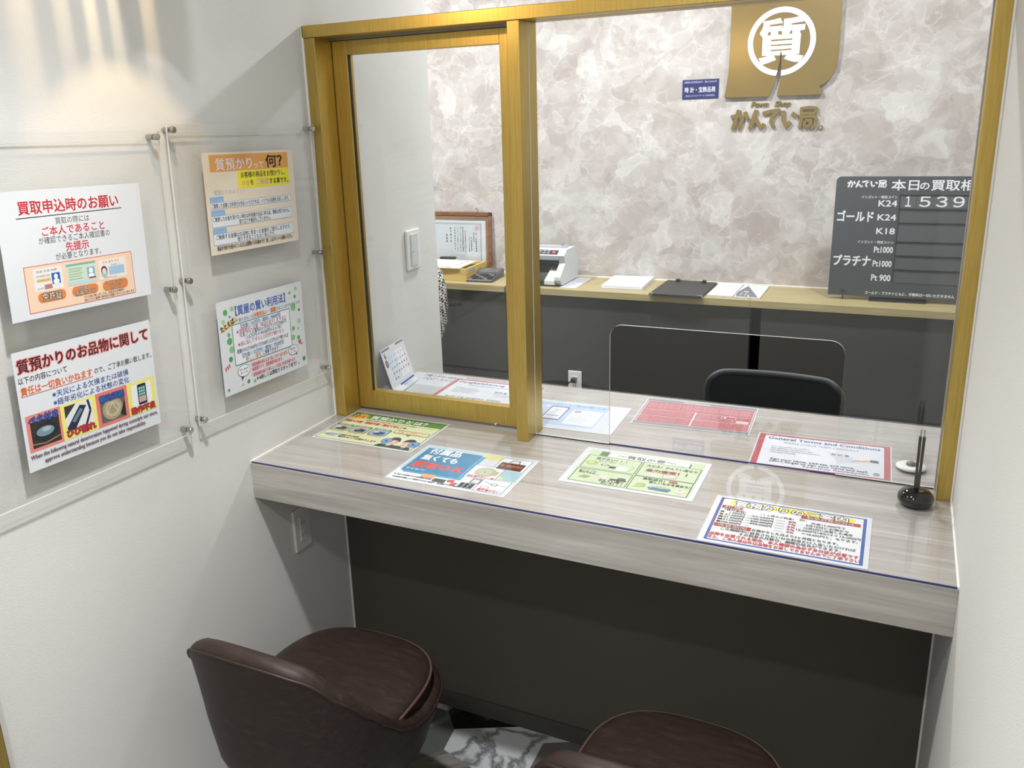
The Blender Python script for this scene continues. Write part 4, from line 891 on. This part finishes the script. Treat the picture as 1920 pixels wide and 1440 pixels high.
for k, (y0, y1, ls) in enumerate(((105, 118.5, [('ご融資した金額とお利息をお支払いいただければ、いつでもお品物をお返しします。', 14, 116, 262, 'l')]),
        (133.5, 157.5, [('ご融資したお金を頂けない場合は所有権が当店に移る為、債務は残りません。', 14, 144.5, 262, 'l'), ('取り立てや催促もございません。', 150, 155.5, 108, 'c')]),
        (172, 195.5, [('ご融資する金額はお品物に見合った金額をご提示しますので、', 18, 183, 256, 'l'), ('借りすぎることもなく安心です。', 150, 193.5, 130, 'c')]))):
    s.rect(11, y0 - 12, 53, y0 + 1, '#8DB4E0'); s.text('メリット%s' % '①②③'[k], 15, y0 - 1.5, 9, '#B9D2EE', 34, 'l', 0.01)
    s.rect(11, y0, 283.5, y1, '#E6EAF0'); s.box(11, y0, 283.5, y1, 0.8, '#8FA9C9')
    for t_, x, y, w, al in ls: s.text(t_, x, y, 11, BK, w, al, 0.02)
s.text('商品を手放すか迷われている方には質預かりがお勧めです！詳しくはスタッフへお尋ねください。', 19, 207, 11, BK, 260, 'l', 0.02)
sheet_obj(s, 'poster', 'cream poster with orange heading band and yellow box on the board beside the window', 'poster', on_wall(-0.4220, 1.5795, -0.031, 0.0275), 'laminated posters on the left wall')
# --- wall, board beside window, lower
s = Sheet(303, 216)
GRN = ['#5FAE68', '#8CC78C', '#4E9C6E', '#A9CFA6', '#6FB36A']
for i, (x, y) in enumerate([(26.2, 26.3), (48.6, 21.6), (38.8, 38.2), (17.0, 45.9), (30.4, 78.0), (31.2, 92.9), (35.2, 113.1), (29.3, 134.5), (278.5, 14.5), (254.6, 21.4), (273.8, 33.5), (264.3, 59.0), (286.0, 69.5), (283.3, 96.6), (258.6, 111.4), (276.1, 138.1), (255.4, 133.3), (80.6, 199.7), (60.4, 202.2), (101.8, 204.5), (13.1, 202.9), (277.4, 115.6), (291.1, 196)]):
    r = [7, 5.5, 3, 5.5, 5, 8.5, 8, 6.5, 5.5, 4, 4.5, 9.5, 4, 6, 5.5, 5.5, 7, 5, 3.5, 4, 4, 3.5, 6][i]; s.ell(x, y, r, r, GRN[i % 5])
s.text('【質屋の賢い利用法】', 58, 38, 24, '#4468B4', 178, 'l', 0.03); s.text('質の支払いを', 67, 55, 10, '#6D7FB8', 50); s.text('分割支払い・減額', 118, 55, 13, '#E2742E', 80, 'l', 0.03); s.text('することができるんです', 200, 54, 9.5, '#5A6EA8', 91)
s.rr(42, 58, 249, 154, 4, '#3E7E72'); s.rr(43.8, 59.8, 247.2, 152.2, 3, '#EEF0F6')
s.poly([(6, 60), (58, 41), (64, 50), (12, 70)], '#EBCB7C'); s.text('たとえば…', 8, 68, 15, '#2A241E', 58, 'l', 0.05, rot=18)
for i, (t_, x, y, w, c) in enumerate((('【元金：15万円　質料：9000円】', 72, 70.5, 140, '#2F4058'), ('★流質期日に出質（商品を返す）をすると', 55, 81, 178, '#B03A5E'), ('元金プラス質料3ヶ月分で17万7000円', 64, 90.5, 168, '#2F4058'), ('（15万円＋9000円×3ヶ月）', 84, 100, 130, '#2F4058'),
        ('★仮に出してすぐに12万円で預けると', 56, 111, 164, '#B03A5E'), ('差額分の5万7000円(17万7000円-12万円)だけ預ければ', 51, 126.5, 185, '#35405A'), ('【元金：12万円　質料：7200円】', 68, 139, 148, '#2F4058'), ('新しい質札', 78, 150, 56, '#E2863C'), ('に更新できます！！', 138, 149.5, 68, '#2F4058'))):
    if i in (0, 6): s.rect(70, y - 8.5, 214, y + 1.5, '#CFE0F2')
    s.text(t_, x, y, 11, c, w, 'l', 0.015)
for t_, x, y, w in (('「流質金額を抑えるまで出しやすくなります。', 94, 168, 134), ('「再度預かりで、流質期間が延びます。', 94, 179, 114), ('「流質金額を減らす事によって支払う利息が減ります。', 95, 192, 162)): s.text(t_, x, y, 10, '#DE5A5A', w, 'l', 0.02)
s.text('＊※詳しくは買取りスタッフまで！。', 108, 204.5, 11.5, BK, 162, 'l', 0.02)
for cx, cy, rx, ry, tail, l1, l2 in ((68, 170, 21, 14, [(58, 181), (58.5, 193), (66, 183)], '月々1800円', '浮いてる！'), (251, 164, 19, 12.5, [(258, 174), (264, 180), (264, 171)], '気軽に聞いて', 'みてね！')):
    s.ell(cx, cy, rx, ry, '#3C3C42', 36); s.poly(tail, '#3C3C42'); s.ell(cx, cy, rx - 1, ry - 1, '#F6F6F8', 36); s.text(l1, cx, cy - 1, 6.5, BK, rx*1.35, 'c', 0.02); s.text(l2, cx, cy + 7, 6.5, BK, rx*1.2, 'c', 0.02)
for x in (8, 14, 20): s.poly([(x, 152 - 0.4*x), (x + 3.5, 151 - 0.4*x), (x + 4.5, 159 - 0.4*x), (x + 1.5, 161 - 0.4*x)], '#DE5A5A')
s.ell(276, 148, 3, 3.4, '#D9505A'); s.ell(281, 147, 3, 3.4, '#D9505A'); s.poly([(273, 149.5), (284, 148.5), (279.5, 156)], '#D9505A'); s.ell(286, 155, 2.2, 2.4, '#B5546A')
sheet_obj(s, 'poster', 'white poster with blue heading and green dots on the board beside the window', 'poster', on_wall(-0.4290, 1.2590, -0.026, 0.0215), 'laminated posters on the left wall')

# --- counter sheets, customer side
s = Sheet(297, 210)
DG = '#4E8A44'; YG = '#E6E8BC'
s.rect(6, 7, 291, 203, DG); s.rect(8.5, 9.5, 288.5, 200.5, YG); s.rect(6, 7, 291, 43, DG)
st = []
for k in range(28): a = 2*PI*k/28; r = 1.0 if k % 2 else 0.62; st.append((35 + 27*r*math.cos(a), 34 + 27*r*math.sin(a)))
s.poly(st, '#F2D64A'); s.text('必見', 35, 42, 22, '#C9432F', 30, 'c', 0.05); s.text('質預かりとは？', 68, 37, 25, '#F4F7EE', 172, 'l', 0.04)
s.text('品物を担保にお金を借りることができるお得な', 66, 57, 10, '#5A5A3C', 158, 'l', 0.03); s.text('サービスです！', 228, 55, 7, '#5A5A3C', 46, 'l', 0.02)
s.text('保証人不要・審査不要・取立てなし！', 11, 76, 15, '#C6453C', 176, 'l', 0.06, [(0.14, '#F1D9B4')]); s.ell(197, 70, 5, 5, DG)
for x, cols in ((6, ['#B8BCC0', '#4E4438', '#E6E6E6']), (64, ['#BFC2CF', '#3C3A42', '#9EA2B2']), (124, ['#A9BCD8', '#2F4C86', '#D9DEE6'])):
    s.rr(x, 96, x + 54, 142, 6, DG); s.rr(x + 3, 105, x + 51, 139, 4, cols[0]); s.poly([(x + 12, 130), (x + 26, 114), (x + 46, 118), (x + 44, 134), (x + 20, 137)], cols[1]); s.ell(x + 18, 120, 8, 5, cols[2])
    s.text('品物をお預け', x + 27, 103, 7, '#E9F0DC', 40, 'c', 0.02); s.text('※査定は無料です', x + 27, 150, 5.5, '#6A6A48', 46, 'c')
s.rr(184, 86, 285, 110, 6, DG); s.rr(186.5, 88.5, 282.5, 107.5, 5, '#F0E6B4'); s.text('質預かりと買取どちらも', 234, 97, 8, '#C65A3C', 84, 'c', 0.03); s.text('お得に利用できます', 234, 106, 8, '#C65A3C', 76, 'c', 0.03); s.poly([(224, 109), (240, 109), (236, 122)], DG)
s.poly([(14, 176), (34, 166), (52, 172), (34, 182)], '#8B8F98'); s.poly([(34, 166), (58, 164), (50, 182), (34, 182)], '#9DB4CE')
s.text('お客様の大切なお品物を', 62, 172, 10, '#3E3E2A', 58, 'l', 0.02); s.text('責任をもってお預かりします', 62, 184, 11, '#3E3E2A', 116, 'l', 0.03)
for x, fl_ in ((218, 1), (262, -1)):
    s.poly([(x - 34, 200.5), (x - 22, 184), (x + 18, 184), (x + 24, 200.5)], '#2E3440'); s.poly([(x - 8, 182), (x + 8, 182), (x, 198)], '#F2F3F5'); s.poly([(x - 2, 185), (x + 2, 185), (x + 1, 199), (x - 3, 197)], '#4F8A6A' if fl_ > 0 else '#6A6F8C')
    s.ell(x, 158, 17, 24, '#231F20'); s.ell(x + 3*fl_, 166, 13.5, 18, '#F0C8A8'); s.poly([(x - 15, 158), (x - 12, 142), (x + 12, 142), (x + 15, 158), (x + 4, 153)], '#231F20'); s.ell(x + 6*fl_, 177, 4.5, 1.6, '#B2645A'); s.ell(x + 10*fl_, 163, 1.8, 2.2, '#2B2A2C')
    gx = x - 17*fl_; s.ell(gx, 163, 15, 17, '#4C5A78'); s.ell(gx, 163, 13, 15, '#6FA8DC'); s.ell(gx, 163, 6, 7, '#2E4E8E'); s.ell(gx + 2, 160, 2, 2.4, '#E6F0FA')
sheet_obj(s, 'information_sheet', 'yellow-green sheet with two cartoon men under the vinyl mat, nearest the left gold post', 'information sheet', on_top(0.1863, -0.0600, 297, 210, -0.008), 'sheets under the customer side mat')
s = Sheet(297, 210)
s.rect(5, 5, 292, 205, '#BFD9E6'); s.rect(5, 150, 215, 205, '#EDF2F5'); s.rect(170, 9, 291, 204, '#E4EBEE'); s.rect(160, 6, 212, 40, '#E9E79A'); s.rect(164, 34, 215, 70, '#E6EAF0')
s.rect(20, 24, 170, 166, '#5FA3C4'); s.rect(12, 18, 158, 158, '#3E88AE')
s.text('付属品', 26, 45, 33, '#F2F6F8', 82, 'l', 0.05); s.text('無くても', 25, 84, 33, '#F2F6F8', 92, 'l', 0.05); s.text('買取ＯＫ', 22, 128, 36, '#DC5A58', 128, 'l', 0.06); s.text('是非一度ご相談ください', 20, 147, 9, '#E2EEF4', 50, 'l', 0.02)
for q in ((210, 11, 285, 80), (167, 70, 242, 140), (218, 136, 285, 200)): s.rect(*q, '#F3F4F6'); s.box(*q, 1.5, '#5B6C92')
s.rect(217, 36, 278, 75, '#4A3B36'); s.line([(236, 36), (240, 20), (256, 20), (260, 36)], 2.4, '#5B463C'); s.text('箱・保存袋がない', 222, 58, 13, '#D2585A', 52, 'l', 0.06)
s.ell(205, 104, 26, 25, '#CFC6A0'); s.ell(203, 104, 16, 17, '#C9D6C0'); s.ell(203, 104, 2, 2, '#444444'); s.rect(222, 92, 236, 116, '#C9BE94'); s.text('保証書がない・駒', 172, 136, 10, '#D25A50', 66, 'l', 0.05)
s.line([(225, 150), (250, 162), (282, 160)], 2, '#9AA0A8'); s.ell(252, 160, 9, 8, '#B9AEB0'); s.ell(252, 160, 5, 4.5, '#EDEDED'); s.ell(237, 178, 11, 7, '#A7B6AC'); s.ell(237, 178, 8.5, 5, '#F3F4F6'); s.text('鑑定書がない', 226, 196, 12, '#D2504C', 54, 'l', 0.05)
s.rect(245, 84, 288, 130, '#A9D2DC'); s.poly([(245, 112), (262, 130), (245, 130)], '#E9E79A')
s.rect(75, 160, 108, 178, '#E7A878'); s.rect(112, 174, 142, 192, '#4A4C52'); s.poly([(143, 172), (160, 168), (162, 182), (146, 184)], '#C24B50'); s.poly([(158, 182), (174, 180), (170, 196), (158, 196)], '#C8545A')
for x in (178, 190, 202): s.rect(x, 172, x + 10, 196, '#3A3E44')
s.box(196, 146, 216, 168, 3, '#8E8A78')
s.text('※ご本人を証明できる証明書が必要です', 10, 186, 8, BK, 108, 'l', 0.03); s.text('※お品物の状態により買取ができない場合や、査定額が下がる場合もございます。', 14, 200, 8, BK, 200, 'l', 0.03)
sheet_obj(s, 'information_sheet', 'blue sheet with red and white lettering and three framed pictures under the vinyl mat', 'information sheet', on_top(0.4995, -0.2080, 297, 210, 0.006), 'sheets under the customer side mat')
s = Sheet(297, 210)
LG = '#CDDDB6'
s.rect(14, 10, 286, 200, LG); s.rect(60, 17, 259, 42, '#EEF3EE'); s.rect(42, 16, 62, 42, '#4C7A4C'); s.rect(252, 20, 257, 42, '#7B7B5C')
s.text('～買取の巻～', 84, 37, 20, '#2E3430', 136, 'l', 0.03); s.text('かんてい質店', 214, 41, 6, BK, 30)
for q in ((20, 45, 147, 119), (152, 44, 282, 121), (19, 125, 147, 195), (152, 124, 281, 197)): s.rect(*q, LG); s.box(*q, 2.0, '#3F5A3C')
s.text('売りたい！！！', 42, 66, 17, '#2E3A2E', 72, 'l', 0.04); s.text('使わない物がいっぱい…', 52, 76, 7, '#3E4A3C', 70); s.ell(40, 88, 15, 13, '#A7C56C'); s.ell(38, 86, 8, 8, '#C4DA90'); s.ell(72, 92, 10, 6, '#4A5A58'); s.ell(72, 92, 7, 4, LG); s.rect(84, 94, 100, 106, '#3C4038'); s.poly([(98, 104), (108, 86), (126, 96), (130, 110), (110, 112)], '#EEF0E8'); s.line([(128, 112), (140, 88), (132, 78)], 1.4, '#8C9C66')
s.text('大丈夫！かんてい局なら', 162, 66, 15, '#2E3A2E', 114, 'l', 0.03); s.text('全力査定！！', 166, 91, 17, '#8C3A36', 92, 'l', 0.06); s.poly([(170, 112), (176, 100), (192, 98), (198, 112)], '#E6E9DE'); s.line([(172, 108), (192, 102)], 1.4, '#4A4A44'); s.rect(210, 98, 238, 114, '#EFEFE6'); s.box(210, 98, 238, 114, 1.2, '#A8443E'); s.line([(212, 100), (236, 112)], 1.4, '#A8443E')
s.text('どこへ', 26, 140, 13, '#2E3A2E', 40, 'l', 0.03); s.text('売ろうかな…', 28, 150, 11, '#2E3A2E', 46, 'l', 0.03); s.poly([(34, 174), (46, 160), (62, 164), (54, 176)], '#A3A06C'); s.ell(86, 164, 12, 9, '#E9D9D2'); s.line([(76, 160), (96, 170)], 1.2, '#9C6A62'); s.rect(106, 160, 142, 168, '#3A403C'); s.ell(130, 156, 10, 6, '#5A6058'); s.text('かんてい局へ', 84, 180, 14, '#2E3A2E', 56, 'l', 0.04); s.text('行こう！！！', 92, 192, 14, '#2E3A2E', 46, 'l', 0.04)
s.text('買取成立！！', 172, 138, 13, '#2E3A2E', 60, 'l', 0.04); s.text('新しいものを買おう！', 190, 152, 13, '#2E3A2E', 88, 'l', 0.04); s.ell(239, 133, 10, 6, '#B85A56'); s.ell(176, 168, 11, 10, '#A9B870'); s.poly([(160, 182), (176, 158), (186, 176)], '#B7C684'); s.poly([(192, 172), (244, 174), (238, 186), (198, 184)], '#4F6FA0')
for k in range(10): s.ell(200 + 4.2*k, 170 - 5*math.sin(PI*k/9), 4, 4, ['#C9CCB8', '#A8AC98'][k % 2])
s.ell(262, 174, 10, 9, '#E6E2DA'); s.ell(262, 170, 6, 5, '#CFC6C0')
sheet_obj(s, 'information_sheet', 'pale green four-panel comic sheet in front of the glass opening on the counter', 'information sheet', on_top(0.8720, -0.0829, 297, 210, 0.004), 'sheets under the customer side mat')
s = Sheet(297, 210)
s.rect(11, 8, 288, 201, '#3F5BA4'); s.rect(17, 12, 282, 196, '#EDF0F2')
s.rr(30, 14, 268, 38, 12, '#F0E648')
s.text('質預かりのご案内', 42, 37.5, 27, '#FAFAFA', 212, 'l', 0.03, [(0.095, '#2A2A2E')])
for q, t_ in (((19, 43, 60, 57), '利息'), ((170, 36, 278, 50), '利息計算の方法'), ((18, 126, 88, 141), '流質期限')): s.rect(*q, '#B8434A'); s.text(t_, (q[0]+q[2])/2, q[3] - 2.2, 13.5, '#E9C9C6', (q[2]-q[0])*0.8, 'c', 0.012, [(0.07, '#3A2024')])
s.text('（貸付金額）', 26, 66, 9, BK, 42, 'l', 0.02); s.text('（１ヶ月のご利息）', 96, 64, 9, BK, 62, 'l', 0.02)
for i, (a_, b_, p_) in enumerate((('1,000円', '50,000円', '8%'), ('51,000円', '100,000円', '7%'), ('101,000円', '500,000円', '6%'), ('501,000円', '999,000円', '5%'), ('1,000,000円', '', '4%'))):
    y = 77 + 11.4*i; s.rect(20, y - 6, 27, y, '#2C2C34'); s.text(a_, 68 - i*0.6, y, 9.5, BK, [30, 36, 40, 40, 42][i], 'r', 0.02); s.text('―', 72, y, 9, BK, 10)
    if b_: s.text(b_, 122, y, 9.5, BK, 40, 'r', 0.02)
    s.text('-----', 128, y, 9, BK, 16); s.text(p_, 150, y, 10, '#B8434A', 14, 'l', 0.03)
for t_, x, y, w in (('元金15,000円で', 190, 70, 62), ('9月10日にお預かり', 182, 82, 76), ('12月9日に出質した場合', 180, 94, 86), ('15,000円×8%×3＋15,000円', 167, 106, 113), ('＝18,600円と、なります。', 178, 119, 98)): s.text(t_, x, y, 10, BK, w, 'l', 0.02)
s.text('例：', 168, 62, 9, BK, 14)
for t_, x, y, w in (('お預かりした日より3ヶ月間となります。', 90, 139, 154), ('この期間中に延長されたい分の利息だけ入金いただければ', 34, 153, 240), ('その利息の月数分、期間の延長ができます。', 70, 165, 180)): s.text(t_, x, y, 11, BK, w, 'l', 0.02)
s.text('品物を出質される場合、本人確認の為必ず身分証が必要です', 18, 179, 13, '#C8383E', 262, 'l', 0.035); s.text('また、ご本人様以外は品物をお返しできませんのでご了承下さい', 18, 193, 13, '#C8383E', 264, 'l', 0.035)
sheet_obj(s, 'information_sheet', 'white price guide sheet with blue border and yellow heading near the pen stand', 'information sheet', on_top(1.2114, -0.2401, 297, 210, 0.005), 'sheets under the customer side mat')
# --- counter sheets, staff side
s = Sheet(297, 210)
s.rect(10, 14, 240, 186, '#BCD3EE'); s.text('スマートフォンをご提示お願いします', 44, 34, 13, '#6E90C4', 200, 'l', 0.03); s.ell(56, 58, 9, 9, '#F2E2B0')
s.poly([(66, 40), (86, 48), (70, 60)], '#E9EEF6'); s.rr(85, 44, 137, 150, 6, '#5E5E66'); s.rr(88, 50, 134, 142, 3, '#EAEDF4'); s.text('8:30', 104, 76, 9, '#7A7E88', 14); s.rect(93, 116, 128, 121, '#8A8E9C')
s.rect(152, 58, 236, 170, '#EDF0F6'); s.rect(158, 64, 176, 80, '#B9A9A2')
for k in range(6): s.rect(160, 90 + 11*k, 226 - 12*(k % 3), 92.5 + 11*k, '#C3C8D6')
sheet_obj(s, 'information_sheet', 'pale blue sheet with a smartphone drawing on the staff side, beside the middle gold post', 'information sheet', on_top(0.5990, 0.2150, 297, 210, 0.03), 'sheets under the staff side mat')
s = Sheet(297, 210, mat('grey_card', '#9BA0A4', 0.5))
s.rect(0, 0, 297, 210, '#E8E9EB'); s.rect(3, 3, 294, 207, '#8F959A'); s.text('Guidance', 100, 18, 17, '#D8DCE0', 72, 'l', 0.04); s.rect(8, 24, 291, 190, '#C2727A')
for k in range(5): s.text('Please read the following carefully before leaving your articles in our custody', 14, 38 + 9*k, 7.5, '#ECC3C5', 268, 'l', 0.015)
s.line([(8, 88), (291, 88)], 2, '#F2E3E3'); s.line([(147, 84), (147, 190)], 4, '#F2E3E3'); s.line([(8, 138), (291, 138)], 2, '#F2E3E3')
for k in range(4):
    for x in (14, 154): s.text('identification and confirmation of the owner', x, 100 + 9.5*k, 7, '#ECC3C5', 124, 'l', 0.012); s.text('interest and the period of the contract', x, 150 + 9.5*k, 7, '#ECC3C5', 124, 'l', 0.012)
s.box(8, 24, 291, 190, 2, '#F2E3E3'); s.rr(214, 92, 252, 112, 4, '#F0E4E6'); s.rr(216, 94, 250, 110, 3, '#C75F68'); s.ell(224, 102, 4, 5, '#F0E4E6'); s.rr(254, 116, 286, 136, 3, '#EFD5D6')
sheet_obj(s, 'information_sheet', 'pink-red Guidance sheet with grey border on the staff side, in front of the office chair', 'information sheet', on_top(0.9148, 0.3296, 297, 206, 0.040), 'sheets under the staff side mat')
def terms(t1, t2, lines, bold1, bold2, foot):
    s = Sheet(297, 210); s.rect(3, 3, 294, 207, '#C0606A'); s.rect(17, 13, 281, 198, '#E9EEF5')
    s.text(t1, 25, 36, 22, '#3A5E9C', 248, 'l', 0.045); s.text(t2, 64, 58, 15, '#8A97AC', 164, 'l', 0.02)
    for k, l in enumerate(lines): s.text(l, 38, 84 + 12.5*k, 10, '#6E7686', min(110, 3.2*len(l)), 'l', 0.02)
    s.text(bold1, 43, 166, 16, '#3A4250', 176, 'l', 0.03); s.text(bold2, 43, 178.5, 15, '#3A4250', 205, 'l', 0.03); s.text(foot, 116, 191, 13, '#55617A', 134, 'l', 0.02)
    s.poly([(160, 80), (206, 86), (232, 122), (186, 138)], '#DCE1EA'); s.text('契 約 書', 170, 97, 13, '#5A6270', 38, 'l', 0.03)
    for k in range(3): s.line([(176 + 5*k, 106 + 8*k), (212 + 5*k, 110 + 7*k)], 0.9, '#B4BBC8')
    s.poly([(222, 118), (234, 110), (254, 104), (256, 112), (236, 120)], '#E6B898'); s.poly([(252, 100), (270, 102), (270, 116), (253, 114)], '#4A5464'); s.line([(214, 122), (230, 112)], 1.6, '#3A3E46'); s.ell(266, 181, 7, 8, '#9AA4B4'); return s
s = terms('General Terms and Conditions', 'PLEASE CHECK THEM CAREFULLY', ['It is necessary to confirm', 'the address, occupation, age,', 'Identification card presented here', 'and date of birth.'], 'Sign your name, address, and name', "(don't forget to sign your name and seal)", 'Pawnshop Kanteikyoku')
sheet_obj(s, 'information_sheet', 'red-bordered General Terms and Conditions sheet on the staff side, beside the white dish', 'information sheet', on_top(1.2372, 0.1635, 294, 205, 0.028), 'sheets under the staff side mat')
s = terms('Pangkalahatang Tuntunin', 'MGA KONDISYON NG KONTRATA', ['Kailangang kumpirmahin', 'ang tirahan at hanapbuhay,', 'ID card na ipinakita rito', 'at petsa ng kapanganakan.'], 'Isulat ang pangalan, tirahan', '(huwag kalimutang pumirma)', 'Pawnshop Kanteikyoku')
sheet_obj(s, 'information_sheet', 'red-bordered sheet with blue italic heading behind the sliding sash, right of the desk calendar', 'information sheet', on_top(0.3110, 0.3130, 294, 205, 0.006, 0.8502), 'sheets under the staff side mat')
s = Sheet(180, 205)
s.rect(4, 110, 176, 201, '#C9CCCE'); s.text('ご利用いただく為に', 170, 12, 22, '#5A6370', 130, 'l', 0.05, rot=180); s.text('・エココ・二〇二', 170, 42, 22, '#5A6370', 120, 'l', 0.05, rot=180)
for k in range(7): s.rect(12, 120 + 11*k, 160, 122 + 11*k, '#B9BDC0')
sheet_obj(s, 'information_sheet', 'white sheet with two upside-down bold lines behind the sash, next to the desk calendar', 'information sheet', on_top(0.0985, 0.3290, 180, 205, -0.02, 0.8496 + 0.0002), 'sheets under the staff side mat')
